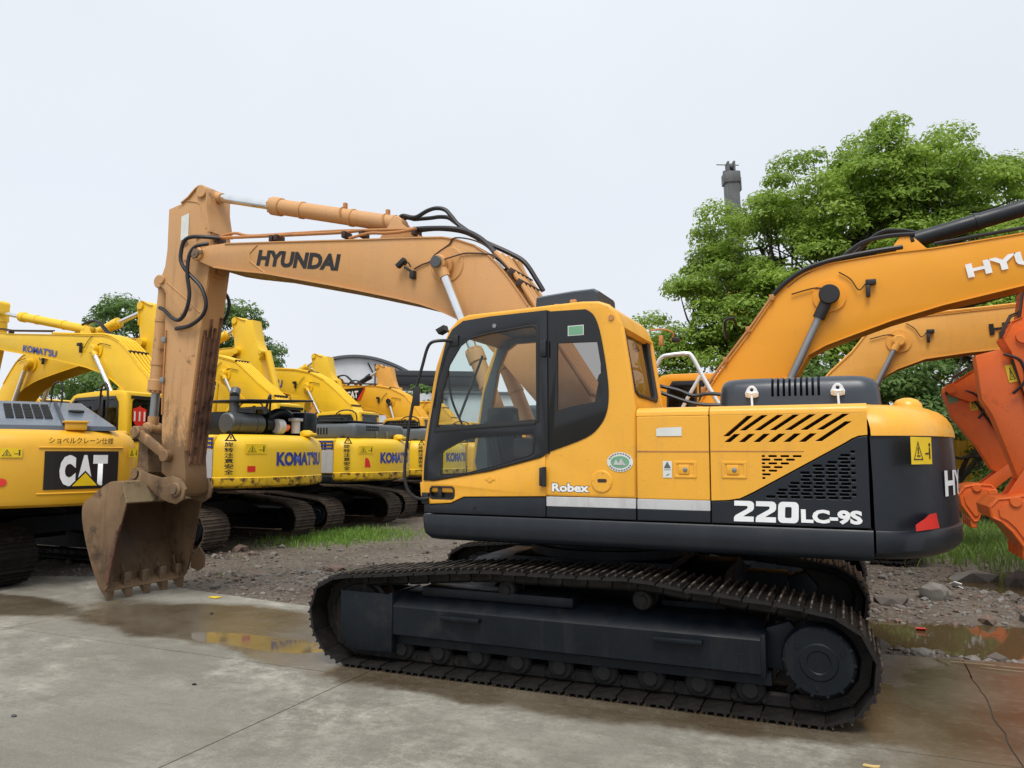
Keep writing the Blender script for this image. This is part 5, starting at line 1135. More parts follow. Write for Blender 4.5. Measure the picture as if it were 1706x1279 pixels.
    A1 = [(-3.70, 3.08), (-3.997, 3.153), (-4.138, 3.0), (-4.216, 2.607), (-4.387, 1.693), (-4.366, 1.30), (-4.12, 1.40), (-3.86, 2.268), (-3.75, 2.474)]
    B1 = [(-4.016, 3.299), (-4.125, 3.512), (-4.239, 3.563), (-4.30, 3.95), (-4.6, 4.25), (-5.4, 4.3), (-6.6, 3.9), (-8.3, 2.1), (-8.42, 1.9), (-8.42, 1.7), (-8.25, 1.61), (-8.1, 1.75), (-7.2, 2.55), (-6.5, 3.05), (-5.4, 3.2), (-4.7, 2.9), (-4.469, 2.371), (-4.226, 2.549), (-4.106, 3.104)]
    K_1 = [(-3.723, .911), (-3.828, .859), (-3.953, .726), (-4.109, .474), (-4.411, .611), (-4.6, .8), (-4.6, 1.1), (-4.439, 1.151), (-4.147, 1.226), (-3.975, 1.181), (-3.807, 1.163), (-3.705, 1.049)]
    orange('nearer orange excavator at the right edge, folded arm in front of the amber boom', (-8.3, -5.2, 0), A1, B1, K_1[::-1], (4.05, 3.3), (2.3, 3.6))
    A2 = [(-3.676, 2.851), (-3.775, 2.990), (-3.928, 2.949), (-4.027, 2.768), (-4.289, 2.237), (-4.522, 1.546), (-4.458, 1.443), (-4.371, 1.476), (-4.181, 1.855), (-3.810, 2.385)]
    A2 = [A2[0], A2[2], (-4.20, 2.84), (-4.62, 2.237), (-4.74, 1.55), (-4.50, 1.380), A2[7], A2[8], A2[9]]
    B2 = [(-3.75, 2.80), (-3.85, 3.02), (-4.2, 3.25), (-4.8, 3.6), (-5.4, 3.75), (-6.6, 3.6), (-8.4, 2.1), (-8.52, 1.9), (-8.52, 1.7), (-8.35, 1.61), (-8.2, 1.75), (-7.2, 2.55), (-6.5, 2.85), (-5.4, 3.0), (-4.7, 2.85), (-4.1, 2.65)]
    K_2 = [(-3.803, 1.033), (-3.899, 1.171), (-4.078, 1.225), (-4.310, 1.212), (-4.392, 1.114), (-4.357, .979), (-4.180, .908), (-4.10, .78), (-4.115, .66), (-4.077, .569), (-4.018, .557), (-3.840, .847)]
    orange('further orange excavator, slim arm leaning left beside the charcoal counterweight', (-8.4, -8.9, 0), A2, B2, K_2, (4.6, 2.9), (2.4, 3.3))
# ---------------------------------------------------------------- ground, slab, water, stones, grass
def fb(x, y, s, o=4): 
    v = 0; a = 1; t = 0
    for k in range(o): v += a*noise.noise(V((x*s, y*s, 3.1*k))); t += a; a *= .5; s *= 2.1
    return v/t
def sstep(a, b, x): t = max(0, min(1, (x-a)/(b-a))); return t*t*(3-2*t)
EDGE = [(-60, -1.0), (-12, -1.1), (-8, -1.0), (-5, -.95), (-3.3, -.86), (-2.24, -.70), (0, -.60), (2, -.5), (3.68, -.42), (5.52, -.64), (6.6, -.85), (7.74, -.92), (8.97, -.40), (12, .1), (18, .2), (60, .3)]
def edge_y(x):
    for (a, b), (c, d_) in zip(EDGE, EDGE[1:]):
        if a <= x <= c: return b+(d_-b)*(x-a)/(c-a)
    return EDGE[0][1]
def ground_z(x, y):
    e = edge_y(x); t = e-y                                           # distance beyond the slab edge
    if t < -.6: return -.16
    g = sstep(-.1, .8, t)
    z = -.045 + .05*sstep(.5, 5, t) + g*(.055*fb(x, y, .55, 3) + .05*fb(x+9, y, 2.0, 4) + .022*abs(fb(x, y+4, 6.5, 2)))
    # hollows that hold water at the right
    for cx, cy, rx, ry, dp in ((-3.6, -1.95, 1.9, .75, .10), (-4.4, -5.6, 1.2, 1.4, .10), (-5.6, -3.6, 1.6, .9, .08), (4.3, -.95, 1.2, .35, .03)):
        q = ((x-cx)/rx)**2+((y-cy)/ry)**2
        if q < 1.8: z -= dp*sstep(1.8, .2, q)
    if t < .25: z = min(z, -.012-.02*max(0, .25-t))
    return z if t > -.25 else -.16
def axis(a, b, lo, hi, n):
    fine = np.linspace(lo, hi, n); st = fine[1]-fine[0]; L, Rr = [], []; s = st; x = lo
    while x > a: s *= 1.25; x -= s; L.append(max(x, a))
    s = st; x = hi
    while x < b: s *= 1.25; x += s; Rr.append(min(x, b))
    return np.array(L[::-1]+list(fine)+Rr)
def ground():
    xs = axis(-400, 500, -8.5, 14, 300); ys = axis(-600, 60, -13, -.2, 190)
    nx, ny = len(xs), len(ys)
    co = np.zeros((ny, nx, 3), np.float32); co[..., 0] = xs[None]; co[..., 1] = ys[:, None]
    for j in range(ny):
        for i in range(nx): co[j, i, 2] = ground_z(float(xs[i]), float(ys[j]))
    idx = np.arange(nx*ny).reshape(ny, nx)
    f = np.stack([idx[:-1, :-1], idx[:-1, 1:], idx[1:, 1:], idx[1:, :-1]], -1).reshape(-1, 4)
    me = bpy.data.meshes.new('ground'); me.from_pydata(co.reshape(-1, 3).tolist(), [], f.tolist()); me.update()
    me.polygons.foreach_set('use_smooth', [True]*len(me.polygons))
    m, nt, b = mat_new('rubble_earth')
    c = mixc(nt, noise_fac(nt, .8, .35, .65, 5), (.085, .064, .046), (.15, .122, .094))
    c = mixc(nt, noise_fac(nt, 22, .50, .62, 8, .7), c, (.235, .205, .17))
    c = mixc(nt, noise_fac(nt, 9, .55, .66, 8, .7), c, (.055, .045, .036))
    c = mixc(nt, noise_fac(nt, 3.2, .60, .72, 6), c, (.17, .10, .07))
    nt.links.new(c, b.inputs['Base Color'])
    rr = N(nt, 'MapRange', i_3=.35, i_4=.95); nt.links.new(noise_fac(nt, 1.3, .38, .58, 5), rr.inputs[0]); nt.links.new(rr.outputs[0], b.inputs['Roughness'])
    bump(nt, b, noise_fac(nt, 26, 0, 1, 9, .75), .9, .04)
    link('ground', me, m, kind='structure')
    # concrete slabs with open joints
    def jag(x, s):
        if abs(x) > 12: return []
        ys = [edge_y(x)+.1+k*(1.5-edge_y(x))/60 for k in range(61)]
        amp = .05 if x == -2.85 else .006
        L = [(x-s*-1*.005+amp*fb(x, y, 1.6, 5)+(.012*fb(x, y, 9, 3) if x == -2.85 else 0), y) for y in ys]
        return L if s < 0 else L[::-1]
    XJ = [-60, -50, -38, -29, -20.4, -11.6, -7.2, -2.85, 1.55, 5.68, 9.85, 14, 22, 32, 42, 52, 60]; YJ = [1.67, 6.3, 11, 16, 24, 36, 55]
    mb = MB(); g = .005
    for x0, x1 in zip(XJ, XJ[1:]):
        n = max(2, int((x1-x0)/.12)) if abs(x0) < 12 else 3
        pts = [(x0+g+(x1-x0-2*g)*k/n) for k in range(n+1)]
        poly = [(x, edge_y(x)+.045*fb(x, 0, 1.7, 4)+.02*fb(x, 5, 9, 2)) for x in pts]+jag(x1, -1)+[(x1-g, YJ[0]-g), (x0+g, YJ[0]-g)]+jag(x0, 1)
        mb.prism(poly, -.14, 0, ax='z')
        for y0, y1 in zip(YJ, YJ[1:]): mb.prism([(x0+g, y0+g), (x1-g, y0+g), (x1-g, y1-g), (x0+g, y1-g)], -.14, 0, ax='z')
    jf = MB(); jf.raw([(-60, -.2, -.007), (60, -.2, -.007), (60, 55, -.007), (-60, 55, -.007)], [(0, 1, 2, 3)]); jf.build('joint_ground', flat('joint_dirt', (.06, .05, .04), .9), kind='structure')
    m, nt, b = mat_new('wet_concrete')
    tcn = N(nt, 'TexCoord'); sp = N(nt, 'SeparateXYZ'); nt.links.new(tcn.outputs['Object'], sp.inputs[0])
    def blob(cx, cy, rx, ry, soft=.55, ns=1.1, na=.8):
        a = mulf(nt, mulf(nt, sp.outputs[0], cx, 'SUBTRACT'), 1/rx); c_ = mulf(nt, mulf(nt, sp.outputs[1], cy, 'SUBTRACT'), 1/ry)
        q = mulf(nt, mulf(nt, a, a), mulf(nt, c_, c_), 'ADD')
        n_ = noise_fac(nt, ns, .25, .75, 7, .62); q = mulf(nt, q, mulf(nt, n_, na), 'ADD')
        mm = N(nt, 'MapRange'); mm.interpolation_type = 'SMOOTHSTEP'; mm.inputs[1].default_value = 1.0+soft*.5+na*.3; mm.inputs[2].default_value = 1.0-soft*.5+na*.3; nt.links.new(q, mm.inputs[0]); return mm.outputs[0]
    wets = [blob(3.7, .6, 2.5, .85), blob(.2, .9, 3.6, 1.05, .3, 1.6, .5), blob(-3.9, 1.0, 2.2, 2.5, .5), blob(7.5, .9, 2.2, .5), blob(-7, 1.5, 3, 1.5)]
    wet = wets[0]
    for q in wets[1:]: wet = mulf(nt, wet, q, 'MAXIMUM')
    dry = mixc(nt, noise_fac(nt, .55, .33, .67, 8, .66, stretch=(.6, 1.4, 1)), (.145, .135, .108), (.245, .23, .195))
    dry = mixc(nt, mulf(nt, mulf(nt, noise_fac(nt, 2.6, .46, .62, 13, .85), noise_fac(nt, .45, .40, .58, 3)), .85), dry, (.44, .42, .36))
    dry = mixc(nt, mulf(nt, noise_fac(nt, 1.1, .52, .68, 11, .75), .7), dry, (.115, .105, .085))
    dry = mixc(nt, mulf(nt, noise_fac(nt, 17, .48, .72, 9, .8), .6), dry, (.10, .095, .08))
    dry = mixc(nt, mulf(nt, noise_fac(nt, 70, .55, .68, 4, .7), .4), dry, (.40, .385, .34))
    dry = mixc(nt, mulf(nt, noise_fac(nt, 4, .54, .66, 6, .7, stretch=(.35, 2.2, 1)), .4), dry, (.13, .115, .085))
    wc = mixc(nt, noise_fac(nt, .9, .38, .62, 7), (.075, .055, .034), (.135, .112, .08))
    wc = mixc(nt, mulf(nt, noise_fac(nt, 11, .5, .8, 8, .7), .3), wc, (.27, .25, .21))
    cc = mixc(nt, wet, dry, wc)
    # hairline cracks and small dark specks
    vo = N(nt, 'TexVoronoi'); vo.feature = 'DISTANCE_TO_EDGE'; vo.inputs['Scale'].default_value = .42
    wob = N(nt, 'TexNoise'); wob.inputs['Scale'].default_value = 3; wob.inputs['Detail'].default_value = 6; nt.links.new(tcn.outputs['Object'], wob.inputs['Vector'])
    wm = N(nt, 'VectorMath', operation='SCALE'); wm.inputs['Scale'].default_value = .35; nt.links.new(wob.outputs['Color'], wm.inputs[0])
    wa = N(nt, 'VectorMath', operation='ADD'); nt.links.new(tcn.outputs['Object'], wa.inputs[0]); nt.links.new(wm.outputs[0], wa.inputs[1]); nt.links.new(wa.outputs[0], vo.inputs['Vector'])
    ck = N(nt, 'MapRange'); ck.inputs[1].default_value = .0035; ck.inputs[2].default_value = .001; nt.links.new(vo.outputs['Distance'], ck.inputs[0])
    nt.links.new(cc, b.inputs['Base Color'])
    pud = noise_fac(nt, .8, .34, .47, 5, .6); film = mulf(nt, mulf(nt, wet, pud), mulf(nt, blob(3.0, 1.12, 1.0, .26), .45, 'MAXIMUM'))
    rr = N(nt, 'MapRange'); rr.inputs[3].default_value = .82; rr.inputs[4].default_value = .30; nt.links.new(wet, rr.inputs[0])
    r3 = mulf(nt, rr.outputs[0], mulf(nt, mulf(nt, film, -.9), 1, 'ADD')); 
    nt.links.new(r3, b.inputs['Roughness'])
    bn = N(nt, 'Bump'); bn.inputs['Distance'].default_value = .006
    st = mulf(nt, mulf(nt, film, -.97), 1, 'ADD'); st = mulf(nt, st, .5); nt.links.new(st, bn.inputs['Strength'])
    nt.links.new(noise_fac(nt, 30, 0, 1, 8, .7), bn.inputs['Height']); nt.links.new(bn.outputs[0], b.inputs['Normal'])
    mb.build('concrete_slab', m, kind='structure')
    # muddy water standing in the hollows
    m, nt, b = mat_new('muddy_water')
    b.inputs['Base Color'].default_value = (.085, .06, .03, 1); b.inputs['Roughness'].default_value = .03; b.inputs['IOR'].default_value = 1.33
    bump(nt, b, noise_fac(nt, 7, 0, 1, 3), .03, .01)
    mb = MB()
    for cx, cy, rx, ry, z in ((-3.6, -2.0, 2.3, .85, -.072), (-4.5, -5.6, 1.6, 1.7, -.055), (-5.8, -3.6, 2.0, 1.1, -.058)):
        mb.raw([(cx+rx*math.cos(t*math.pi/24), cy+ry*math.sin(t*math.pi/24), z) for t in range(48)], [range(48)])
    mb.build('water', m, kind='structure')
def ico(rad, seed, sq=(1, 1, 1), sub=1):
    bm = bmesh.new(); bmesh.ops.create_icosphere(bm, subdivisions=sub, radius=1)
    rnd = random.Random(seed); o = V((rnd.uniform(0, 99),)*3)
    for v in bm.verts:
        k = 1+.42*noise.noise(v.co*1.1+o)+.15*noise.noise(v.co*2.7+o)
        v.co = V((v.co.x*k*rad*sq[0], v.co.y*k*rad*sq[1], v.co.z*k*rad*sq[2]))
    return bm
def stones():
    rnd = random.Random(5)
    sm = [paint('stone_a', (.20, .185, .165), .8, .3, dirt=(.11, .09, .07), dirt_lo=.5, dirt_hi=.7, dirt_scale=6, bmp=.3), paint('stone_b', (.11, .09, .075), .75, .3, dirt=(.07, .055, .045), dirt_lo=.5, dirt_hi=.7, dirt_scale=6, bmp=.3), paint('stone_c', (.17, .115, .09), .8, .3, dirt=(.09, .06, .045), dirt_lo=.5, dirt_hi=.7, dirt_scale=6, bmp=.3)]
    protos = []
    for k in range(10):
        bm = ico(1, k, (1, rnd.uniform(.6, 1), rnd.uniform(.35, .7)), 1); protos.append(([v.co.copy() for v in bm.verts], [[v.index for v in f.verts] for f in bm.faces])); bm.free()
    for gi, cnt in ((0, 6500), (1, 6500), (2, 2500)):
        vs, fs = [], []
        for _ in range(cnt):
            if rnd.random() < .62: x = rnd.uniform(-7, -1.2); y = -rnd.uniform(.75, 9)*rnd.random()**.35
            else: x = rnd.uniform(-2, 11); y = edge_y(x)-.05-abs(rnd.gauss(0, 2.6))
            if y > edge_y(x)-.06: continue
            if fb(x+gi*7, y, .5, 2) < rnd.uniform(-.35, .25): continue
            s = .011+.036*rnd.random()**2.0+(.06*rnd.random() if rnd.random() < .09 else 0); z = ground_z(x, y)
            pv, pf = protos[rnd.randrange(10)]; a = rnd.uniform(0, 6.28); ca, sa = math.cos(a)*s, math.sin(a)*s; n0 = len(vs)
            vs += [(x+v.x*ca-v.y*sa, y+v.x*sa+v.y*ca, z+s*.15+v.z*s) for v in pv]; fs += [[i+n0 for i in f] for f in pf]
        me = bpy.data.meshes.new('gravel'); me.from_pydata(vs, [], fs); me.update()
        link('gravel', me, sm[gi], kind='stuff', label=('pale', 'dark', 'reddish brown')[gi]+' loose gravel and broken rubble scattered over the bare earth')
    def rock(label, x, y, s, sq, mt, seed, rz=0, tilt=0, sub=2):
        m = MB(); m.merge(ico(s, seed, sq, sub), Matrix.Rotation(rz, 4, 'Z') @ Matrix.Rotation(tilt, 4, 'X')); o = m.build('stone', sm[mt], None, 20, label=label, category='stone'); o.location = (x, y, ground_z(x, y)+s*sq[2]*.45)
    rock('lone brown stone beside the rear track, left of the green grass patch', 7.9, -3.9, .16, (1, .9, .6), 2, 11, sub=1)
    rock('large flat pale slab of rock below the orange bucket', -3.65, -6.0, .42, (1, .6, .30), 0, 12, .3, .15, 1)
    rock('dark jagged stone right of the pale slab of rock', -4.15, -5.75, .22, (1, .8, .7), 1, 13, sub=1)
    rock('grey rounded boulder beside the first puddle shore, half way up the rubble', -2.95, -3.9, .19, (1, .7, .7), 0, 14)
    rock('flat dark stone lying left of the rounded grey boulder', -2.45, -3.3, .19, (1.1, .7, .45), 1, 15, .4, sub=1)
    rock('leaning pale stone on the far shore of the muddy puddle', -3.75, -2.95, .17, (.6, 1.1, .5), 0, 16, .5, .3, 1)
    rock('small tan stone right of the leaning pale one', -4.3, -3.4, .13, (1.1, .8, .5), 2, 17, .2, 0, 1)
    rock('grey stone at the right edge of the picture above the puddle', -4.6, -2.55, .12, (1.1, .8, .6), 0, 18, .9, 0, 1)
    rock('small dark stone standing in the muddy puddle', -3.25, -1.75, .05, (1, .8, .7), 1, 19, sub=1)
    rock('reddish flat stone lying on the earth left of the tracks', 5.1, -2.9, .17, (1.2, .8, .35), 2, 20, .2, sub=1)
    rock('dark angular stone at the slab edge right of the bucket', 4.75, -.62, .09, (1.2, .8, .5), 1, 21, sub=1)
    def scrap(name, label, cat, x, y, polys, mt, z=None, t=.012):
        m = MB()
        for q in polys: m.prism(q, 0, t, ax='z', bev=.003)
        o = m.build(name, mt, None, label=label, category=cat); o.location = (x, y, (ground_z(x, y)+.04) if z is None else z); return o
    scrap('scrap', 'bent white piece of scrap among the stones', 'scrap', -3.2, -4.75, [[(0, 0), (-.1, .02), (-.12, .12), (-.03, .13)], [(-.1, .02), (-.26, -.06), (-.25, -.1), (-.08, -.03)]], MAT['white']).rotation_euler = (.5, -.25, 0)
    scrap('scrap', 'yellow chip at the slab edge right of the bucket', 'scrap', 4.93, -.40, [[(0, 0), (.13, .02), (.14, .07), (.02, .08)]], MAT['yellowsign'], .004)
    scrap('wood_chip', 'yellowish wood chip lying on the wet concrete', 'wood chip', -2.12, 1.98, [[(0, 0), (.035, .015), (.085, .01), (.09, .03), (.03, .035), (.005, .02)]], flat('pale_wood', (.62, .45, .18), .6), .004)
    scrap('scrap', 'small red piece of plastic at the puddle shore', 'scrap', -2.62, -2.25, [[(0, 0), (-.09, .01), (-.08, .10), (.01, .09)]], MAT['red']).rotation_euler = (.6, 0, 0)
    m = MB(); m.tube([(0, 0, 0), (-.25, .03, .01), (-.5, .0, .0), (-.75, .05, .02), (-.95, -.12, .03)], .005, 6); m.tube([(.02, .1, 0), (.1, -.06, 0)], .005, 6); m.tube([(-.2, .1, .0), (-.6, .12, 0)], .004, 6)
    o = m.build('twig', MAT['lip'], None, label='thin broken twigs along the slab edge behind the track', category='twig'); o.location = (-2.75, -.62, .012)
    for k, (x, y) in enumerate(((3.1, 3.35), (2.55, 2.35), (4.35, .35), (1.05, 3.9))):
        m = MB(); m.merge(ico(.018, 30+k, (1.3, .8, .6), 1)); o = m.build('pebble', MAT['black'], None, label='small dark pebble on the open concrete in the left foreground', category='pebble', group='dark pebbles on the concrete'); o.location = (x, y, .006)
def grass():
    rnd = random.Random(9)
    def patch(label, fn, cnt, h0, h1, mt):
        vs, fs = [], []
        for _ in range(cnt):
            p = fn()
            if p is None: continue
            x, y = p; z = ground_z(x, y)-.01; h = rnd.uniform(h0, h1); a = rnd.uniform(0, 6.28); w = rnd.uniform(.006, .014); lx, ly = rnd.gauss(0, .35)*h, rnd.gauss(0, .35)*h
            dx, dy = math.cos(a)*w, math.sin(a)*w; n = len(vs)
            vs += [(x-dx, y-dy, z), (x+dx, y+dy, z), (x+dx*.7+lx*.4, y+dy*.7+ly*.4, z+h*.6), (x-dx*.7+lx*.4, y-dy*.7+ly*.4, z+h*.6), (x+lx, y+ly, z+h)]
            fs += [(n, n+1, n+2, n+3), (n+3, n+2, n+4)]
        me = bpy.data.meshes.new('grass'); me.from_pydata(vs, [], fs); me.update(); link('grass', me, mt, kind='stuff', label=label)
    def gm(nm, a, b_):
        m, nt, b = mat_new(nm); c = mixc(nt, noise_fac(nt, 3, .3, .7, 4), a, b_); nt.links.new(c, b.inputs['Base Color']); b.inputs['Roughness'].default_value = .6
        tl = N(nt, 'BsdfTranslucent'); nt.links.new(c, tl.inputs[0]); ms = N(nt, 'MixShader'); ms.inputs[0].default_value = .35; nt.links.new(b.outputs[0], ms.inputs[1]); nt.links.new(tl.outputs[0], ms.inputs[2]); nt.links.new(ms.outputs[0], nt.nodes['Material Output'].inputs[0]); return m
    g1 = gm('grass_bright', (.13, .26, .035), (.22, .36, .06)); g2 = gm('grass_mixed', (.11, .21, .035), (.20, .30, .06))
    def f1():
        x, y = rnd.gauss(7.55, .55), rnd.gauss(-6.5, .75)
        return (x, y) if fb(x, y, .9, 3) > rnd.uniform(-.45, .2) else None
    def f2():
        x = rnd.uniform(-9, -1.5); y = -rnd.uniform(6.2, 15)
        return (x, y) if fb(x+3, y, .55, 3)+.10*min(3, -y-6.6) > rnd.uniform(-.2, .5) else None
    def f3():
        x = rnd.uniform(-6, 10); y = edge_y(x)-abs(rnd.gauss(0, 4))-.6
        return (x, y) if fb(x-5, y, .8, 3) > .32 else None
    patch('bright green grass patch in front of the parked tracks', f1, 7000, .03, .15, g1)
    patch('rough green grass behind the counterweight under the orange buckets', f2, 24000, .08, .30, g2)
    patch('sparse weeds scattered over the bare earth', f3, 3000, .04, .12, g2)

# ---------------------------------------------------------------- trees
def leaf_mat(nm, a, b_, c_):
    m, nt, b = mat_new(nm)
    c = mixc(nt, noise_fac(nt, .55, .35, .65, 3), a, b_); c = mixc(nt, noise_fac(nt, 5, .5, .7, 3), c, c_)
    nt.links.new(c, b.inputs['Base Color']); b.inputs['Roughness'].default_value = .5; b.inputs['Specular IOR Level'].default_value = .4
    tl = N(nt, 'BsdfTranslucent'); nt.links.new(c, tl.inputs[0]); ms = N(nt, 'MixShader'); ms.inputs[0].default_value = .5; nt.links.new(b.outputs[0], ms.inputs[1]); nt.links.new(tl.outputs[0], ms.inputs[2]); nt.links.new(ms.outputs[0], nt.nodes['Material Output'].inputs[0]); return m
BARK = paint('bark', (.045, .036, .028), .9, .35, dirt=(.09, .08, .065), dirt_lo=.5, dirt_hi=.7, dirt_scale=5, bmp=.4)
def tree(label, loc, lobes, n_clump, n_leaf, leaf, mat, seed, trunk_h=2.5, trunk_r=.3, clump_r=.8, group=None, fork=True):
    """lobes: (x, y, z, rx, ry, rz) relative to loc; clumps of leaf faces sit through the outer part of each lobe"""
    rng = np.random.default_rng(seed); rnd = random.Random(seed)
    root = empty('tree', loc, label=label, category='tree')
    if group: root['group'] = group
    vol = np.array([l[3]*l[4]*l[5] for l in lobes])**.67; vol /= vol.sum()
    cl = []
    for l, q in zip(lobes, vol):
        for _ in range(max(3, int(n_clump*q))):
            d_ = rng.normal(size=3); d_ /= np.linalg.norm(d_); k = .70+.32*rng.random()**.6
            cl.append(np.array(l[:3])+d_*np.array(l[3:])*k)
    cl = np.array(cl); C_ = len(cl)
    cr = clump_r*(.55+.8*rng.random(C_))
    per = np.maximum(6, (n_leaf*cr**2/np.sum(cr**2)).astype(int)); tot = per.sum()
    ci = np.repeat(np.arange(C_), per)
    dd = rng.normal(size=(tot, 3)); dd /= np.linalg.norm(dd, axis=1)[:, None]
    dd[:, 2] = np.where(dd[:, 2] < -.2, -dd[:, 2]*.6, dd[:, 2])          # leaves crowd the tops of the clumps
    pos = cl[ci]+dd*(cr[ci]*(.45+.55*rng.random(tot)**.6))[:, None]*np.array([1.1, 1.1, .84])
    nrm = dd*.9+rng.normal(size=(tot, 3))*.45+np.array([0, 0, .55]); nrm /= np.linalg.norm(nrm, axis=1)[:, None]
    a = np.cross(nrm, rng.normal(size=(tot, 3))); a /= np.linalg.norm(a, axis=1)[:, None]; b = np.cross(nrm, a)
    s = (leaf*(.6+.8*rng.random(tot)))[:, None]
    v = np.stack([pos-a*s, pos-b*s*.45+nrm*s*.12, pos+a*s, pos+b*s*.45+nrm*s*.12], 1).reshape(-1, 3).astype(np.float32)
    me = bpy.data.meshes.new('crown'); me.vertices.add(len(v)); me.vertices.foreach_set('co', v.ravel())
    me.loops.add(tot*4); me.loops.foreach_set('vertex_index', np.arange(tot*4, dtype=np.int32)); me.polygons.add(tot); me.polygons.foreach_set('loop_start', np.arange(0, tot*4, 4, dtype=np.int32)); me.update(calc_edges=True)
    link('crown', me, mat, root)
    m = MB(); top = V((0, 0, trunk_h))
    m.tube([V((0, 0, -.2)), V((.05, .02, trunk_h*.5)), top], lambda t: trunk_r*(1-.3*t), 12)
    for l, q in zip(lobes, vol):
        e = V(l[:3]); mid = top.lerp(e, .5)+V((rnd.uniform(-.3, .3), rnd.uniform(-.3, .3), .25))
        m.tube([top-V((0, 0, .3)), mid, e], lambda t: max(.03, trunk_r*.55*(1-.75*t)), 7)
        near = [cl[i] for i in range(C_) if np.linalg.norm((cl[i]-np.array(l[:3]))/np.array(l[3:])) < 1.05]
        for p in near[::2]:
            st = mid.lerp(e, rnd.uniform(.1, 1)); p = V(p); k = st.lerp(p, .5)+V((0, 0, -.15+rnd.uniform(-.2, .2)))
            m.tube([st, k, p], lambda t: .055*(1-.75*t), 5, 3)
    m.build('trunk', BARK, root, 60)
    return root
def trees():
    lm1 = leaf_mat('leaf_fresh', (.165, .28, .032), (.30, .44, .06), (.44, .57, .12))
    lm2 = leaf_mat('leaf_deep', (.09, .18, .045), (.15, .25, .06), (.22, .33, .085))
    big = [(-1.57, 0, 10.3, 1.8, 1.8, 1.7), (.08, .3, 9.4, 2.3, 2.2, 1.9), (-3.2, -.3, 9.6, 2.1, 2.1, 2.0), (2.35, .2, 8.6, 1.8, 1.8, 1.7), (-.95, .6, 7.3, 2.8, 2.4, 2.2), (3.15, .4, 7.0, 1.7, 1.7, 1.6), (4.6, .6, 6.0, 1.45, 1.5, 1.4), (1.1, 1.2, 5.7, 2.1, 1.9, 1.7), (5.0, .8, 4.3, 1.25, 1.3, 1.2), (3.2, 1.0, 4.1, 1.9, 1.7, 1.4), (-3.6, .6, 7.0, 2.2, 2.0, 1.8), (.1, 1.2, 3.6, 1.9, 1.7, 1.3), (-4.4, .8, 5.2, 1.9, 1.8, 1.6)]
    tree('big fresh green broadleaf tree with a wide clumped crown behind the amber boom', (-2.0, -19.5, 0), big, 430, 180000, .072, lm1, 3, 2.6, .36, .66)
    tree('fresh green tree growing beside the big one, behind the white boom lettering', (-7.3, -21.5, 0), [(0, 0, 8.6, 2.2, 2.2, 2.0), (-2.2, 0, 7.8, 2.2, 2.2, 2.0), (1.6, 0, 6.6, 1.8, 2.0, 1.8), (0, 1, 5.0, 2.6, 2, 1.8), (-2.6, .6, 4.2, 2.2, 2, 1.8)], 150, 60000, .075, lm1, 4, 2.4, .30, .68)
    tree('low bushy green tree hanging over the orange machines', (-4.6, -15.8, 0), [(0, 0, 3.6, 1.9, 1.6, 1.2), (-1.8, .4, 3.0, 1.6, 1.5, 1.1), (1.6, .2, 2.8, 1.5, 1.4, 1.0), (-.6, .6, 1.7, 1.8, 1.4, .9), (.6, 1.2, 2.4, 1.0, .8, .8), (3.4, -.4, 3.0, 1.6, 1.4, 1.2)], 80, 26000, .075, lm2, 5, 1.2, .14, .55)
    tree('dark green tree beyond the far row, behind the tall peach arm', (31, -24, 0), [(-2.6, -1.3, 7.5, 1.9, 1.9, 1.9), (2.0, 1.1, 8.0, 2.2, 2.2, 2.0), (0, 0, 7.6, 2.4, 2.4, 2.2), (-3.2, -1.4, 5.4, 2.0, 2.0, 1.8), (2.6, 1.6, 5.6, 2.4, 2.2, 2.0), (0, 0, 4.6, 3.0, 2.6, 2.0)], 170, 56000, .115, lm2, 6, 2.5, .34, .9)
    tree('dark green shrubby tree under the arching yellow booms', (28.3, -17.6, 0), [(0, 0, 4.0, 2.2, 2.2, 1.6), (1.7, 1.2, 3.4, 1.9, 2.0, 1.5), (-1.8, -1.2, 3.4, 2.0, 2.0, 1.6), (0, 0, 2.0, 2.8, 2, 1.3)], 70, 20000, .12, lm2, 7, 1.6, .2, .8)
    tree('small green tree in the gap beside the mirror rail', (22.4, -34.8, 0), [(0, 0, 4.9, 1.0, 1.0, .9), (-.5, 0, 3.8, 1.0, 1.0, .9)], 30, 5000, .11, lm2, 8, 2.2, .14, .45)
    tree('tiny dark treetop beside the arched shed roof', (36.6, -33.0, 0), [(0, 0, 7.7, .9, .9, .8), (-.6, .4, 6.8, 1.0, 1.0, .9)], 22, 4000, .13, lm2, 10, 5, .14, .5)

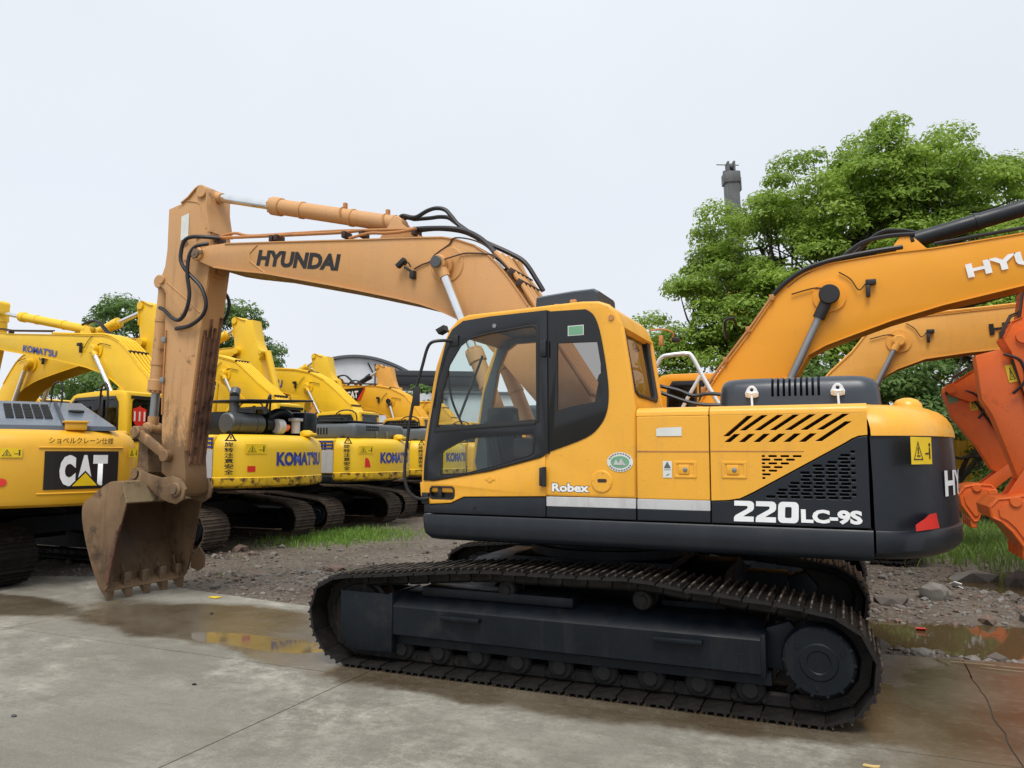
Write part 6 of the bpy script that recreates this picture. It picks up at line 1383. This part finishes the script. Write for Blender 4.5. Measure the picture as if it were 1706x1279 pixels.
# ---------------------------------------------------------------- shed, canopy, crane
def far_things():
    # arched shed: gable end faces us
    root = empty('shed', (33.4, -45.0, 0), R(34), label='white arched warehouse behind the parked yellow excavators, grey roof edge', category='warehouse')
    wl = paint('shed_wall', (.66, .68, .71), .6, .08, dirt=(.45, .46, .48), dirt_lo=.6, dirt_hi=.8, streak=.4); rf = flat('shed_roof', (.10, .11, .125), .5)
    n = 28; W_ = 6.6; arch = [(W_*(2*k/n-1), 6.6+.09*W_*(2*k/n-1)+2.75*math.sin(math.pi*(k/n))**.95) for k in range(n+1)]
    m = MB(); m.prism([(-W_, 0)]+arch+[(W_, 0)], -14, 0); m.build('wall', wl, root)
    m = MB(); edge_strip(m, [(x*1.02, z+.02) for x, z in arch], -14.2, .35, .20); m.build('roof', rf, root)
    for pts in ([(-.9, .12, 4.5), (-.9, .12, 8.9)], [(-2.5, .12, 4.5), (-2.5, .12, 8.5)], [(-.75, .12, 8.2), (-.3, .12, 9.0)], [(-1.35, .12, 5), (-1.35, .12, 7.5), (-1.55, .12, 7.8), (-1.8, .12, 7.8), (-2.0, .12, 7.5), (-2.0, .12, 5)]):
        m = MB(); m.tube(pts, .05, 6); m.build('vent_pipe', MAT['dark'], root)
    # dark canopy and a low white hall beyond it
    root = empty('canopy', (23.3, -36.5, 0), R(30), label='dark tarpaulin canopy seen between the shed and the cab', category='canopy')
    m = MB(); m.box(-4.6, 1.9, -5, 0, 6.15, 7.1, bev=.05); m.box(-4.6, 1.95, -5.05, .04, 6.75, 6.80); m.build('tarpaulin', flat('tarpaulin', (.022, .024, .03), .6), root)
    for x in (-4.3, -1.5, 1.6):
        m = MB(); m.box(x-.1, x+.1, -.3, -.1, 0, 6.17); m.build('post', MAT['dark'], root)
    root = empty('hall', (29.0, -48.5, 0), R(30), label='low pale hall standing behind the dark canopy', category='hall')
    m = MB(); m.box(-7, 4.2, -8, 0, 0, 6.6); m.build('wall', wl, root)
    m = MB(); m.box(-7.2, 4.4, -8.2, .3, 6.6, 6.8, bev=.03); m.build('roof', rf, root)
    # telescopic crane behind the big tree
    root = empty('crane', (2.60, -35.5, 0), R(20), label='tall grey telescopic crane boom sticking up left of the big tree', category='crane')
    gm = paint('crane_grey', (.10, .105, .11), .5, .2, dirt=(.18, .17, .16), dirt_lo=.55, dirt_hi=.75, streak=.5); ym = MAT['kom']
    m = MB(); tl = Matrix.Rotation(R(2), 4, 'Y')
    m.box(-.36, .36, -.35, .35, 11.2, 17.0, bev=.05, mat=tl); m.box(-.28, .28, -.36, .36, 11.2, 16.9, mat=tl); m.build('boom_section', gm, root)
    m = MB(); m.box(-.55, .55, -.45, .45, 5.5, 11.3, bev=.05, mat=tl); m.build('boom_section', ym, root)
    m = MB(); m.box(-.43, .43, -.42, .42, 16.4, 17.0, bev=.03, mat=tl)
    for s in (-.16, .16): m.box(s-.05, s+.05, -.3, .3, 17.0, 17.6, mat=tl)
    m.cyl((.42, 0, 17.35), (.78, 0, 17.38), .18, n=14); m.tube([(.15, 0, 17.45), (1.35, 0, 17.5)], .03, 6, smooth=False); m.box(.2, 1.0, -.12, .12, 17.0, 17.12); m.box(-.5, -.38, -.2, .2, 16.0, 16.7, mat=tl); m.build('boom_head', gm, root)
    m = MB(); m.box(-1.3, 1.3, -2.2, 4.5, 1.0, 1.6, bev=.05); m.box(-1.3, 1.3, -1.6, 1.4, 1.6, 3.2, bev=.1); m.box(-.5, .5, -.5, .5, 3.1, 5.6, bev=.05); m.box(-1.3, -.2, 2.6, 4.4, 1.6, 3.0, bev=.12); m.build('carrier', ym, root)
    m = MB()
    for y in (-1.7, -.5, 2.2, 3.6):
        for x in (-1.15, 1.15): m.cyl((x-.17, y, .55), (x+.17, y, .55), .55, n=22, bev=.06)
    m.build('wheel', MAT['black'], root)
    # yellow steel container glimpsed through the leaves at the right
    m = MB(); m.box(-3, 3, -1.2, 1.2, .1, 2.7, bev=.02)
    for k in range(20): m.box(-2.9+.3*k, -2.78+.3*k, 1.2, 1.24, .3, 2.5, bev=.01)
    o = m.build('container', MAT['cat'], None, label='yellow steel container glimpsed through the leaves behind the orange arms', category='container'); o.location = (-4.9, -18.3, 0); o.rotation_euler = (0, 0, R(-10))
# ---------------------------------------------------------------- build
ground()
far_things()
trees()
left_row()
back_row()
right_machines()
main_excavator()
stones()
grass()
